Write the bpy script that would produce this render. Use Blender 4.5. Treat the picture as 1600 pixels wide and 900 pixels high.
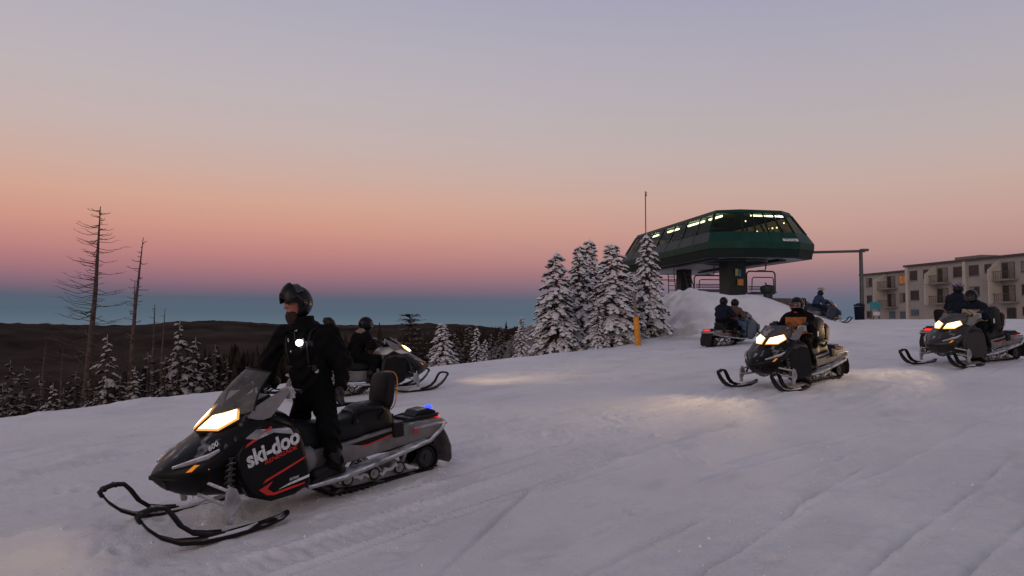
import bpy, bmesh, math, random
import numpy as np
from mathutils import Vector, Matrix
R_ = math.radians
random.seed(7); rng = np.random.default_rng(7)
sc = bpy.context.scene
for o in list(bpy.data.objects): bpy.data.objects.remove(o)
COL = sc.collection

# ------------------------------------------------------------------ camera, sky, sun, exposure
CAM_H = 1.86; F_PX = 1100.0; PITCH = math.atan(55/1100.0)
cam_d = bpy.data.cameras.new('camera'); cam = bpy.data.objects.new('camera', cam_d); COL.objects.link(cam)
cam_d.sensor_width = 36; cam_d.lens = F_PX/1600*36; cam_d.clip_start = .05; cam_d.clip_end = 12000
cam.location = (0, 0, CAM_H); cam.rotation_euler = (math.pi/2+PITCH, 0, 0); sc.camera = cam

def lin(c):
    return tuple((v/255/12.92 if v/255 <= .04045 else ((v/255+.055)/1.055)**2.4) for v in c)
wd = bpy.data.worlds.new('World'); sc.world = wd; wd.use_nodes = True
nt = wd.node_tree; nt.nodes.clear()
tc = nt.nodes.new('ShaderNodeTexCoord'); sx = nt.nodes.new('ShaderNodeSeparateXYZ'); nt.links.new(tc.outputs['Generated'], sx.inputs[0])
mr = nt.nodes.new('ShaderNodeMapRange'); mr.inputs['From Min'].default_value = -.1; mr.inputs['From Max'].default_value = 1.0
nt.links.new(sx.outputs['Z'], mr.inputs['Value'])
def zy(y): return math.sin(math.atan((505-y)/1100.0))
SKY = [(-.1, (52, 62, 72)), (zy(506), (94, 108, 121)), (zy(488), (82, 98, 112)), (zy(468), (86, 95, 111)), (zy(459), (112, 97, 113)),
       (zy(445), (138, 105, 119)), (zy(425), (166, 116, 122)), (zy(400), (187, 130, 127)), (zy(365), (203, 148, 133)), (zy(325), (208, 162, 144)),
       (zy(280), (201, 170, 159)), (zy(225), (193, 175, 172)), (zy(150), (186, 176, 180)), (zy(70), (177, 172, 182)), (zy(0), (170, 167, 183)),
       (.52, (152, 152, 170)), (.68, (134, 135, 155)), (1.0, (115, 117, 138))]
SKYR = [(-.1, (52, 60, 70)), (zy(506), (92, 106, 122)), (zy(488), (92, 104, 122)), (zy(470), (102, 106, 124)), (zy(455), (124, 111, 126)),
        (zy(435), (150, 121, 128)), (zy(405), (180, 141, 136)), (zy(360), (192, 156, 147)), (zy(310), (193, 167, 159)), (zy(250), (185, 171, 170)),
        (zy(170), (176, 169, 175)), (zy(70), (166, 163, 179)), (zy(0), (158, 157, 178)), (.52, (149, 149, 169)), (.68, (134, 135, 155)), (1.0, (115, 117, 138))]
def sky_ramp(stops):
    rp = nt.nodes.new('ShaderNodeValToRGB'); nt.links.new(mr.outputs[0], rp.inputs[0]); el = rp.color_ramp.elements
    while len(el) > 1: el.remove(el[-1])
    for i, (z, c) in enumerate(stops):
        pos = (z+.1)/1.1; e = el[0] if i == 0 else el.new(pos); e.position = pos; e.color = (*lin(c), 1)
    return rp
ramp = nt.nodes.new('ShaderNodeMix'); ramp.data_type = 'RGBA'         # the pink belt fades towards the right
ma = nt.nodes.new('ShaderNodeMapRange'); ma.inputs['From Min'].default_value = -.35; ma.inputs['From Max'].default_value = .62; ma.interpolation_type = 'SMOOTHSTEP'
nt.links.new(sx.outputs['X'], ma.inputs['Value']); nt.links.new(ma.outputs[0], ramp.inputs['Factor'])
nt.links.new(sky_ramp(SKY).outputs[0], ramp.inputs['A']); nt.links.new(sky_ramp(SKYR).outputs[0], ramp.inputs['B'])
bg = nt.nodes.new('ShaderNodeBackground'); bg.inputs['Strength'].default_value = 1.0
wo = nt.nodes.new('ShaderNodeOutputWorld'); nt.links.new(ramp.outputs['Result'], bg.inputs[0]); nt.links.new(bg.outputs[0], wo.inputs[0])

sun_d = bpy.data.lights.new('afterglow_sun', 'SUN'); sun_d.energy = .46; sun_d.angle = R_(40); sun_d.color = (1, .80, .68)
sun = bpy.data.objects.new('afterglow_sun', sun_d); COL.objects.link(sun)
sun.rotation_euler = Vector((.45, .85, -.30)).to_track_quat('-Z', 'Y').to_euler()      # light left low in the west, behind the camera

vs = sc.view_settings; vs.view_transform = 'Standard'; vs.look = 'None'; vs.exposure = .05; vs.gamma = 1; vs.use_curve_mapping = False

# ------------------------------------------------------------------ helpers: pixel rays, noise, mesh builder
def ray(px, py):
    u = (px-800)/F_PX; v = (450-py)/F_PX
    return np.array([u, math.cos(PITCH)-v*math.sin(PITCH), v*math.cos(PITCH)+math.sin(PITCH)])
def at(px, py, depth):                       # point on a pixel's ray at a known distance in front of the camera
    r = ray(px, py); return np.array([0, 0, CAM_H])+r*depth/r[1]

_perm = np.random.default_rng(3).random((512, 512))
def vnoise(x, y):
    xi = np.floor(x).astype(int); yi = np.floor(y).astype(int); fx = x-xi; fy = y-yi
    fx = fx*fx*(3-2*fx); fy = fy*fy*(3-2*fy)
    a = _perm[xi & 511, yi & 511]; b = _perm[(xi+1) & 511, yi & 511]; c = _perm[xi & 511, (yi+1) & 511]; d = _perm[(xi+1) & 511, (yi+1) & 511]
    return (a*(1-fx)+b*fx)*(1-fy)+(c*(1-fx)+d*fx)*fy-.5
def fbm(x, y, o=4):
    s = 0; a = 1; f = 1
    for i in range(o): s = s+a*vnoise(x*f+17.3*i, y*f+9.1*i); a *= .5; f *= 2.03
    return s
def sstep(a, b, x):
    t = np.clip((x-a)/(b-a), 0, 1); return t*t*(3-2*t)

class MB:
    def __init__(s): s.v = []; s.f = []; s.m = []
    def add(s, vs, fs, m=0):
        b = len(s.v); s.v += [tuple(map(float, p)) for p in vs]
        s.f += [tuple(b+i for i in f) for f in fs]; s.m += [m]*len(fs); return s
    def box(s, c, sz, rot=None, m=0):
        vs = [Vector(((i & 1)-.5, ((i >> 1) & 1)-.5, ((i >> 2) & 1)-.5)) for i in range(8)]
        vs = [Vector((p.x*sz[0], p.y*sz[1], p.z*sz[2])) for p in vs]
        if rot is not None: vs = [rot @ p for p in vs]
        return s.add([p+Vector(c) for p in vs], [(0, 2, 3, 1), (4, 5, 7, 6), (0, 1, 5, 4), (2, 6, 7, 3), (0, 4, 6, 2), (1, 3, 7, 5)], m)
    def prism(s, poly, y0, y1, m=0):         # polygon in XZ pulled along Y
        n = len(poly); vs = [(x, y0, z) for x, z in poly]+[(x, y1, z) for x, z in poly]
        return s.add(vs, [tuple(range(n)), tuple(range(2*n-1, n-1, -1))]+[(i, i+n, (i+1) % n+n, (i+1) % n) for i in range(n)], m)
    def plate(s, pts, thick, m=0):           # planar polygon in space with thickness along its normal
        p = [Vector(q) for q in pts]; n = len(p); nn = Vector((0, 0, 0))
        for i in range(n): nn += p[i].cross(p[(i+1) % n])
        nn.normalize(); q = [a-nn*thick for a in p]
        return s.add(p+q, [tuple(range(n)), tuple(range(2*n-1, n-1, -1))]+[(i, i+n, (i+1) % n+n, (i+1) % n) for i in range(n)], m)
    def rings(s, rs, close=True, caps=True, m=0):
        n = len(rs[0]); vs = [p for r in rs for p in r]; fs = []
        for k in range(len(rs)-1):
            for i in range(n if close else n-1):
                j = (i+1) % n; fs.append((k*n+i, k*n+j, (k+1)*n+j, (k+1)*n+i))
        if caps: fs += [tuple(range(n-1, -1, -1)), tuple((len(rs)-1)*n+i for i in range(n))]
        return s.add(vs, fs, m)
    def tube(s, pts, rad, n=8, m=0, closed=False):
        P = [Vector(p) for p in pts]; K = len(P); rr = rad if isinstance(rad, (list, tuple)) else [rad]*K
        up = None; rs = []
        for k in range(K):
            if closed: t = P[(k+1) % K]-P[k-1]
            else: t = P[min(k+1, K-1)]-P[max(k-1, 0)]
            t.normalize()
            if up is None: up = t.orthogonal().normalized()
            up = (up-t*up.dot(t)).normalized(); w = t.cross(up)
            rs.append([P[k]+(up*math.cos(2*math.pi*i/n)+w*math.sin(2*math.pi*i/n))*rr[k] for i in range(n)])
        if closed:
            vs = [p for r in rs for p in r]
            return s.add(vs, [(k*n+i, k*n+(i+1) % n, ((k+1) % K)*n+(i+1) % n, ((k+1) % K)*n+i) for k in range(K) for i in range(n)], m)
        return s.rings(rs, True, True, m)
    def cyl(s, a, b, r, n=16, m=0): return s.tube([a, b], r, n, m)
    def ell(s, c, r, nu=12, nv=8, m=0):
        rs = []
        for j in range(1, nv):
            t = math.pi*j/nv
            rs.append([(c[0]+r[0]*math.sin(t)*math.cos(2*math.pi*i/nu), c[1]+r[1]*math.sin(t)*math.sin(2*math.pi*i/nu), c[2]-r[2]*math.cos(t)) for i in range(nu)])
        return s.rings(rs, True, True, m)
    def mesh(s, name, mats, smooth=None):
        me = bpy.data.meshes.new(name); me.from_pydata(s.v, [], s.f)
        for m in (mats if isinstance(mats, (list, tuple)) else [mats]): me.materials.append(m)
        if any(s.m): me.polygons.foreach_set('material_index', s.m)
        bm = bmesh.new(); bm.from_mesh(me); bmesh.ops.recalc_face_normals(bm, faces=bm.faces); bm.to_mesh(me); bm.free()
        if smooth is not None:
            me.shade_smooth(); me.set_sharp_from_angle(angle=R_(smooth))
        me.update(); return me
    def build(s, name, mats, parent=None, smooth=None, bevel=0, seg=2):
        return link(name, s.mesh(name, mats, smooth), parent, bevel, seg)
def link(name, me, parent=None, bevel=0, seg=2):
    o = bpy.data.objects.new(name, me); COL.objects.link(o); o.parent = parent
    if bevel:
        b = o.modifiers.new('bevel', 'BEVEL'); b.width = bevel; b.segments = seg; b.limit_method = 'ANGLE'; b.angle_limit = R_(35)
    return o
def tag(o, label=None, cat=None, group=None, kind=None):
    if label: o['label'] = label
    if cat: o['category'] = cat
    if group: o['group'] = group
    if kind: o['kind'] = kind
    return o
def empty(name, loc=(0, 0, 0), rz=0):
    o = bpy.data.objects.new(name, None); COL.objects.link(o); o.location = loc; o.rotation_euler.z = rz; o.empty_display_size = .1; return o
def text_mesh(body, size, shear=0, ext=.0015, bold=0.0, space=1.0):
    cu = bpy.data.curves.new('lettering', 'FONT'); cu.body = body; cu.size = size; cu.shear = shear; cu.extrude = ext; cu.offset = bold; cu.space_character = space
    o = bpy.data.objects.new('lettering', cu); COL.objects.link(o)
    dg = bpy.context.evaluated_depsgraph_get(); me = bpy.data.meshes.new_from_object(o.evaluated_get(dg))
    bpy.data.objects.remove(o); return me

# ------------------------------------------------------------------ signed-distance modelling for bodies, gloves and helmets
def sd_cone(P, a, b, ra, rb):
    a = np.array(a, float); b = np.array(b, float); ab = b-a; L = max(ab@ab, 1e-9)
    t = np.clip(((P-a)@ab)/L, 0, 1); d = P-a-t[..., None]*ab
    return np.sqrt((d*d).sum(-1))-(ra+(rb-ra)*t)
def sd_ell(P, c, r, rot=None):
    q = P-np.array(c)
    if rot is not None: q = q@np.array(rot)
    r = np.array(r); k = np.sqrt(((q/r)**2).sum(-1)); k2 = np.sqrt(((q/(r*r))**2).sum(-1))
    return k*(k-1)/np.maximum(k2, 1e-6)
def smin(a, b, k):
    h = np.clip(.5+.5*(b-a)/k, 0, 1); return b*(1-h)+a*h-k*h*(1-h)
def nets(fn, lo, hi, vox):
    lo = np.array(lo)-2*vox; hi = np.array(hi)+2*vox
    n = np.ceil((hi-lo)/vox).astype(int)+1
    ax = [lo[i]+vox*np.arange(n[i]) for i in range(3)]
    G = np.stack(np.meshgrid(*ax, indexing='ij'), -1); D = fn(G)
    S = D < 0
    c = S[:-1, :-1, :-1].astype(int)
    corners = [(i, j, k) for i in (0, 1) for j in (0, 1) for k in (0, 1)]
    sl = lambda A, o: A[o[0]:A.shape[0]-1+o[0], o[1]:A.shape[1]-1+o[1], o[2]:A.shape[2]-1+o[2]]
    cnt = sum(sl(S, o).astype(int) for o in corners); act = (cnt > 0) & (cnt < 8)
    acc = np.zeros(act.shape+(3,)); w = np.zeros(act.shape)
    for i, a in enumerate(corners):
        for b in corners[i+1:]:
            if sum(abs(p-q) for p, q in zip(a, b)) != 1: continue
            da = sl(D, a); db = sl(D, b); x = (da < 0) != (db < 0)
            t = np.where(x, da/np.where(x, da-db, 1), 0)
            p = np.array(a)+(np.array(b)-np.array(a))*t[..., None]
            acc += np.where(x[..., None], p, 0); w += x
    idx = -np.ones(act.shape, int); idx[act] = np.arange(act.sum())
    ij = np.argwhere(act); V = lo+vox*(ij+acc[act]/w[act][:, None])
    faces = []
    for d in range(3):
        e1, e2 = (d+1) % 3, (d+2) % 3
        s0 = [slice(None)]*3; s1 = [slice(None)]*3; s0[d] = slice(0, -1); s1[d] = slice(1, None)
        A = S[tuple(s0)]; B = S[tuple(s1)]; X = np.argwhere(A != B)
        X = X[(X[:, e1] > 0) & (X[:, e2] > 0) & (X[:, e1] < n[e1]-1) & (X[:, e2] < n[e2]-1)]
        o1 = np.zeros(3, int); o1[e1] = 1; o2 = np.zeros(3, int); o2[e2] = 1
        g = lambda Y: idx[Y[:, 0], Y[:, 1], Y[:, 2]]
        q = np.stack([g(X-o1-o2), g(X-o2), g(X), g(X-o1)], 1)
        flip = ~A[X[:, 0], X[:, 1], X[:, 2]]; q[flip] = q[flip][:, ::-1]
        faces.append(q)
    return V, np.concatenate(faces)
def fast_mesh(name, V, Fq, mats, mi=None, smooth=True):
    me = bpy.data.meshes.new(name); V = np.ascontiguousarray(V, np.float32); Fq = np.ascontiguousarray(Fq, np.int32); k = Fq.shape[1]
    me.vertices.add(len(V)); me.vertices.foreach_set('co', V.ravel())
    me.loops.add(Fq.size); me.loops.foreach_set('vertex_index', Fq.ravel())
    me.polygons.add(len(Fq)); me.polygons.foreach_set('loop_start', np.arange(0, Fq.size, k, dtype=np.int32))
    for m in (mats if isinstance(mats, (list, tuple)) else [mats]): me.materials.append(m)
    if mi is not None: me.polygons.foreach_set('material_index', np.ascontiguousarray(mi, np.int32))
    me.polygons.foreach_set('use_smooth', np.full(len(Fq), smooth)); me.update(calc_edges=True); me.validate(); return me

# ------------------------------------------------------------------ materials
MATS = {}
def mat(name, col, rough=.5, metal=0, vary=.15, scale=6, bump=0, bscale=60, dust=0, dustcol=(.5, .5, .53), emit=None, es=0, spec=.5, coat=0):
    m = bpy.data.materials.new(name); m.use_nodes = True; t = m.node_tree; N = t.nodes; Lk = t.links
    b = N['Principled BSDF']; b.inputs['Roughness'].default_value = rough; b.inputs['Metallic'].default_value = metal
    b.inputs['Specular IOR Level'].default_value = spec; b.inputs['Coat Weight'].default_value = coat
    co = N.new('ShaderNodeTexCoord'); nz = N.new('ShaderNodeTexNoise'); nz.inputs['Scale'].default_value = scale; nz.inputs['Detail'].default_value = 5
    Lk.new(co.outputs['Object'], nz.inputs['Vector'])
    cr = N.new('ShaderNodeValToRGB'); Lk.new(nz.outputs['Fac'], cr.inputs[0])
    cr.color_ramp.elements[0].position = .3; cr.color_ramp.elements[1].position = .7
    cr.color_ramp.elements[0].color = (*[c*(1-vary) for c in col], 1); cr.color_ramp.elements[1].color = (*[min(1, c*(1+vary)) for c in col], 1)
    out = cr.outputs[0]
    if dust:                                  # snow dust settled on upward faces
        ge = N.new('ShaderNodeNewGeometry'); sp = N.new('ShaderNodeSeparateXYZ'); Lk.new(ge.outputs['Normal'], sp.inputs[0])
        n2 = N.new('ShaderNodeTexNoise'); n2.inputs['Scale'].default_value = 9; n2.inputs['Detail'].default_value = 8; Lk.new(co.outputs['Object'], n2.inputs['Vector'])
        ma = N.new('ShaderNodeMath'); ma.operation = 'MULTIPLY_ADD'; Lk.new(sp.outputs['Z'], ma.inputs[0]); ma.inputs[1].default_value = .35; Lk.new(n2.outputs['Fac'], ma.inputs[2])
        mr = N.new('ShaderNodeMapRange'); Lk.new(ma.outputs[0], mr.inputs[0]); mr.inputs['From Min'].default_value = .95-dust*.5; mr.inputs['From Max'].default_value = 1.15-dust*.5
        mix = N.new('ShaderNodeMix'); mix.data_type = 'RGBA'; Lk.new(mr.outputs[0], mix.inputs['Factor']); Lk.new(out, mix.inputs['A']); mix.inputs['B'].default_value = (*dustcol, 1)
        out = mix.outputs['Result']
    Lk.new(out, b.inputs['Base Color'])
    if bump:
        n3 = N.new('ShaderNodeTexNoise'); n3.inputs['Scale'].default_value = bscale; n3.inputs['Detail'].default_value = 6; Lk.new(co.outputs['Object'], n3.inputs['Vector'])
        bp = N.new('ShaderNodeBump'); bp.inputs['Strength'].default_value = bump; bp.inputs['Distance'].default_value = .02; Lk.new(n3.outputs['Fac'], bp.inputs['Height']); Lk.new(bp.outputs[0], b.inputs['Normal'])
    if emit:
        b.inputs['Emission Color'].default_value = (*emit, 1); b.inputs['Emission Strength'].default_value = es
    MATS[name] = m; return m
def glass(name, tint, rough=.08, clear=.6, haze=(.35, .35, .36)):
    m = bpy.data.materials.new(name); m.use_nodes = True; t = m.node_tree; N = t.nodes; t.nodes.remove(N['Principled BSDF'])
    tr = N.new('ShaderNodeBsdfTransparent'); tr.inputs[0].default_value = (*tint, 1)
    pb = N.new('ShaderNodeBsdfPrincipled'); pb.inputs['Base Color'].default_value = (*haze, 1); pb.inputs['Roughness'].default_value = rough
    co = N.new('ShaderNodeTexCoord'); nz = N.new('ShaderNodeTexNoise'); nz.inputs['Scale'].default_value = 7; nz.inputs['Detail'].default_value = 6; t.links.new(co.outputs['Object'], nz.inputs['Vector'])
    mr = N.new('ShaderNodeMapRange'); mr.inputs['To Min'].default_value = 1-clear-.12; mr.inputs['To Max'].default_value = 1-clear+.12; mr.inputs['From Min'].default_value = .3; mr.inputs['From Max'].default_value = .7
    t.links.new(nz.outputs['Fac'], mr.inputs[0])
    mx = N.new('ShaderNodeMixShader'); t.links.new(mr.outputs[0], mx.inputs[0]); t.links.new(tr.outputs[0], mx.inputs[1]); t.links.new(pb.outputs[0], mx.inputs[2])
    t.links.new(mx.outputs[0], N['Material Output'].inputs[0]); MATS[name] = m; return m
M_black = mat('black_plastic', (.008, .008, .008), .45, vary=.3, dust=.10, bump=.05, spec=.2)
M_gloss = mat('black_gloss', (.006, .006, .006), .34, vary=.3, dust=.24, dustcol=(.32, .32, .33), spec=.16)
M_rubber = mat('rubber', (.009, .009, .009), .75, vary=.3, dust=.15, bump=.3, spec=.3)
M_seat = mat('seat_vinyl', (.007, .007, .007), .5, vary=.3, bump=.1, dust=.06, spec=.2)
M_silver = mat('silver_metal', (.17, .16, .155), .5, .3, vary=.3, dust=.3, dustcol=(.5, .5, .52))
M_alu = mat('brushed_alu', (.28, .28, .28), .5, .4, vary=.3, dust=.4, dustcol=(.65, .65, .68))
M_frost = mat('frosted_metal', (.26, .26, .27), .7, .1, vary=.4, dust=.6, dustcol=(.72, .72, .76), bump=.4, bscale=30)
M_icep = mat('packed_ice', (.62, .62, .66), .6, 0, vary=.15, bump=.6, bscale=25)
M_red = mat('red_decal', (.55, .018, .012), .4, vary=.15)
M_white = mat('white_decal', (.55, .55, .56), .45, vary=.25, scale=20)
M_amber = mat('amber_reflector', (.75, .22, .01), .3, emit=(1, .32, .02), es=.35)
M_tail = mat('tail_lamp', (.5, .01, .01), .3, emit=(1, .03, .02), es=.9)
M_led = mat('blue_lamp', (.02, .03, .6), .3, emit=(.02, .04, 1), es=3.5)
M_head = mat('head_lamp', (.9, .85, .7), .15, emit=(1, .80, .45), es=14, vary=.05)
M_lamplens = mat('lamp_lens', (.9, .7, .4), .2, emit=(1, .66, .26), es=3.6, vary=.3, scale=25)
M_headedge = mat('lamp_surround', (.05, .035, .02), .25, vary=.2)
M_lampglow = mat('lamp_reflector', (.8, .5, .2), .3, emit=(1, .42, .08), es=.7)
M_ws = glass('windshield_plastic', (.42, .40, .37), .12, .66, (.20, .19, .18))
M_wsfrost = glass('frosted_shield', (.45, .44, .43), .4, .35, (.24, .23, .23))
def two_tone(name, low, high, z, rough=.4):
    m = mat(name, low, rough, vary=.15, spec=.4); t = m.node_tree; N = t.nodes; b = N['Principled BSDF']; src = b.inputs['Base Color'].links[0].from_socket
    co = N.new('ShaderNodeTexCoord'); sp = N.new('ShaderNodeSeparateXYZ'); t.links.new(co.outputs['Object'], sp.inputs[0])
    gt = N.new('ShaderNodeMapRange'); gt.inputs['From Min'].default_value = z-.01; gt.inputs['From Max'].default_value = z+.01; t.links.new(sp.outputs['Z'], gt.inputs[0])
    mx = N.new('ShaderNodeMix'); mx.data_type = 'RGBA'; t.links.new(gt.outputs[0], mx.inputs['Factor']); t.links.new(src, mx.inputs['A']); mx.inputs['B'].default_value = (*high, 1); t.links.new(mx.outputs['Result'], b.inputs['Base Color']); return m
M_whitehood = two_tone('white_topped_bodywork', (.010, .011, .013), (.50, .49, .45), .80)
M_greyhood = mat('grey_bodywork', (.020, .018, .016), .4, vary=.2, dust=.15, spec=.4)
M_bluehood = mat('blue_bodywork', (.012, .024, .045), .35, vary=.15, dust=.25)
M_flap = mat('flap_rubber', (.10, .095, .09), .6, vary=.35, dust=.3)
M_slate = mat('slate_bodywork', (.035, .06, .085), .35, vary=.15, dust=.25)
M_dkmetal = mat('dark_metal', (.03, .03, .032), .5, .4, vary=.3, dust=.3)
M_orangepipe = mat('orange_piping', (.6, .2, .03), .5)
M_cloth = mat('black_cloth', (.0045, .0045, .005), .9, vary=.3, bump=.25, bscale=90, spec=.12)
M_pants = mat('black_trousers', (.0035, .0035, .004), .9, vary=.3, bump=.25, bscale=80, spec=.12)
M_navy = mat('navy_cloth', (.006, .009, .020), .85, vary=.25, bump=.2, spec=.2)
M_bluecloth = mat('blue_cloth', (.012, .03, .065), .85, vary=.25, bump=.2)
M_jeans = mat('denim', (.045, .09, .14), .9, vary=.25, bump=.2)
M_brown = mat('brown_cloth', (.085, .048, .03), .85, vary=.3, bump=.2)
M_orange = mat('orange_cloth', (.34, .11, .03), .85, vary=.2, bump=.2)
M_cream = mat('cream_cloth', (.36, .31, .21), .85, vary=.2, bump=.2)
M_tan = mat('tan_collar', (.20, .13, .085), .9, vary=.3, bump=.5)
M_skin = mat('skin', (.30, .105, .065), .55, vary=.15, scale=12)
M_beard = mat('beard', (.028, .012, .007), .9, vary=.5, scale=40, bump=.8, bscale=120)
M_glove = mat('glove_leather', (.007, .007, .007), .65, vary=.3, bump=.2)
M_boot = mat('boot_rubber', (.006, .006, .006), .6, vary=.3, bump=.15, spec=.3)
M_helmet = mat('helmet_black', (.005, .005, .006), .3, vary=.2, spec=.22)
M_helmetgrey = mat('helmet_grey', (.16, .16, .18), .3, vary=.3, coat=.3)
M_helmetwhite = mat('helmet_white', (.6, .6, .6), .3, vary=.1)
M_purple = mat('purple_fur', (.16, .10, .32), .9, vary=.6, scale=30, bump=.8)
M_whitewool = mat('white_wool', (.65, .63, .62), .9, vary=.2, bump=.8)
M_pinkwool = mat('pink_wool', (.5, .25, .22), .9, vary=.2, bump=.8)
M_lens = mat('goggle_lens', (.10, .045, .04), .08, .3, vary=.1, coat=.5)
M_visor = glass('visor_plastic', (.30, .30, .27), .05, .5, (.10, .10, .09))
M_eye = mat('eye', (.03, .02, .02), .2)
M_torch = mat('chest_lamp', (.9, .9, .9), .2, emit=(1, .93, .95), es=6)
M_badge = mat('reflective_tab', (.5, .5, .52), .35, vary=.2)
M_bark = mat('bark', (.075, .055, .045), .9, vary=.4, scale=14, bump=.8, bscale=20)
M_deadwood = mat('dead_wood', (.085, .062, .05), .9, vary=.45, scale=5, bump=.8, bscale=20, dust=.1)
M_needle = mat('spruce_needles', (.055, .055, .042), .85, vary=.5, scale=3, spec=.08)
M_needledk = mat('far_needles', (.032, .025, .020), .9, vary=.5, scale=1, spec=0)
M_rime = mat('rime_snow', (.68, .655, .65), .8, vary=.12, scale=4, bump=.4, bscale=12)
M_hoar = mat('hoar_frost', (.40, .37, .345), .85, vary=.3, scale=3, spec=.1)
M_rimegrey = mat('thin_frost', (.20, .185, .17), .85, vary=.3, scale=3, spec=.1)
M_green = mat('terminal_green', (.002, .040, .025), .5, vary=.3, scale=1.5, spec=.25)
M_greendk = mat('terminal_dark_green', (.0015, .013, .009), .55, vary=.25, scale=1.5, spec=.25)
M_side = mat('terminal_grey_green', (.014, .022, .019), .5, vary=.3, scale=1.2, spec=.3)
M_under = mat('terminal_underside', (.42, .41, .42), .7, vary=.2, scale=.8)
M_int = mat('terminal_interior', (.20, .21, .16), .7, vary=.3, scale=1)
M_pillar = mat('pillar_steel', (.005, .012, .010), .55, vary=.3, scale=2)
M_pane = glass('window_glass', (.62, .66, .58), .06, .80, (.02, .025, .02))
M_tubelamp = mat('fluorescent_tube', (.9, .9, .8), .4, emit=(1, .97, .72), es=10)
M_bulb = mat('work_lamp', (.9, .8, .6), .4, emit=(1, .85, .5), es=6)
M_steel = mat('lift_steel', (.06, .06, .06), .5, .4, vary=.3)
M_galv = mat('galvanised', (.08, .085, .085), .5, .4, vary=.3)
M_posterb = mat('poster_blue', (.04, .16, .28), .6, vary=.4, scale=8)
M_postery = mat('poster_yellow', (.45, .34, .06), .6, vary=.3, scale=8)
M_boxor = mat('orange_box', (.45, .19, .04), .6)
M_pad = mat('orange_pad', (.62, .24, .02), .7, vary=.2, bump=.2)
M_post = mat('weathered_post', (.17, .14, .12), .9, vary=.35, bump=.5, dust=.2)
M_shingle = mat('brown_roof', (.11, .075, .055), .9, vary=.3, scale=4, bump=.6, bscale=8)
M_wall = mat('stucco', (.29, .26, .235), .9, vary=.10, scale=.6, bump=.2, bscale=20)
M_wall2 = mat('stucco_light', (.44, .385, .325), .9, vary=.10, scale=.6, bump=.2, bscale=20)
M_trim = mat('dark_trim', (.07, .05, .045), .8, vary=.2)
M_slab = mat('balcony_concrete', (.20, .175, .155), .9, vary=.15)
M_wframe = mat('window_frame', (.06, .05, .045), .6, vary=.2)
M_wpane = mat('dark_pane', (.034, .03, .028), .12, vary=.4, scale=1)
M_wcurt = mat('curtain_pane', (.16, .14, .13), .3, vary=.3, scale=3)
M_wblue = mat('blue_pane', (.06, .12, .16), .15, vary=.3)
M_wlit = mat('lit_pane', (.3, .12, .03), .3, vary=.6, scale=4, emit=(1, .30, .05), es=.12)
M_teal = mat('teal_sign', (.02, .20, .22), .6, vary=.2)
M_sign = mat('sign_white', (.8, .8, .78), .5, vary=.05)
M_notice = mat('notice_white', (.5, .48, .5), .6, vary=.3, scale=8)

# ------------------------------------------------------------------ terrain
GX, GY = .0456, .0428
CREST = np.array([(-60, -40), (-30, -12), (-16, 4.2), (-9.6, 11.9), (-6.9, 15.2), (-2.3, 19.7), (4.2, 25.2), (5.7, 29), (6.4, 34), (7.5, 45), (9, 70), (12, 140), (16, 400)], float)
def crest_d(x, y):                            # signed distance beyond the brow of the slope (positive: downhill, towards the forest)
    best = np.full(x.shape, 1e9); sg = np.zeros(x.shape)
    for a, b in zip(CREST[:-1], CREST[1:]):
        ab = b-a; t = np.clip(((x-a[0])*ab[0]+(y-a[1])*ab[1])/(ab@ab), 0, 1)
        dx = x-a[0]-t*ab[0]; dy = y-a[1]-t*ab[1]; d = np.sqrt(dx*dx+dy*dy)
        cr = ab[0]*(y-a[1])-ab[1]*(x-a[0]); m = d < best-1e-6; best = np.where(m, d, best); sg = np.where(m, np.sign(cr), sg)
    return best*sg
HEAD = R_(46.8); TD = np.array([math.sin(HEAD), math.cos(HEAD)]); TN = np.array([TD[1], -TD[0]])    # direction the sleds travel
def base_h(x, y):
    s = GX*x+GY*y
    g = np.where(s < .3, s, .3+.78*(s-.3))            # the run eases off, then levels out on the top
    return np.where(g < 1.82, g, 1.82+.30*(1-np.exp(-(g-1.82)/.30)))
def mound_h(x, y):
    l = sstep(5.9+.06*(y-33), 8.3, x); r = 1-sstep(11.2, 17.2, x); f = sstep(28.6-.10*(x-9), 33.6, y); b = 1-sstep(56, 70, y)
    return 1.62*l*(.25*r+.75*r*r)*f*b
def H0(x, y):
    x = np.asarray(x, float); y = np.asarray(y, float)
    d = crest_d(x, y); h = base_h(x, y)
    drop = np.where(d > 0, .31*(np.sqrt(d*d+.6**2)-.6), 0)
    drop = 52*(1-np.exp(-drop/52))
    return h-drop+mound_h(x, y)
def gz(x, y): return float(H0(np.array([x]), np.array([y]))[0])
LINES = []
r_ = random.Random(5)
for k in range(46):                            # old ski and runner lines, nearly parallel to the run
    LINES.append((r_.uniform(-9, 9), r_.uniform(-12, 14), r_.uniform(2, 11), r_.gauss(0, .07), r_.uniform(.02, .05), r_.uniform(.008, .022)))
for off, a, ln, ang in ((-5.74, 2.7, 11, .0), (-6.82, 2.7, 11, -.02), (-4.76, 1.2, 9, -.03), (-4.62, 1.0, 8, -.03), (-3.09, 3.0, 2.4, 0), (-3.14, 6.2, 2.6, .02), (-1.78, 4, 5, -.01), (-2.5, 3.4, 4.5, -.08), (-4.0, 6.4, 3, .2), (-3.86, 5.6, 4, .16), (-2.6, 4.6, 1.5, 0), (-3.7, 2.6, 2.6, -.5), (-1.34, 4.5, 5, .02), (-12.2, 0, 9, .1), (-10.9, 0, 9, .05), (-5.2, 1.0, 6, -.05)):
    LINES.append((off, a, ln, ang, .034, .034))
FOOT = []
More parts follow.
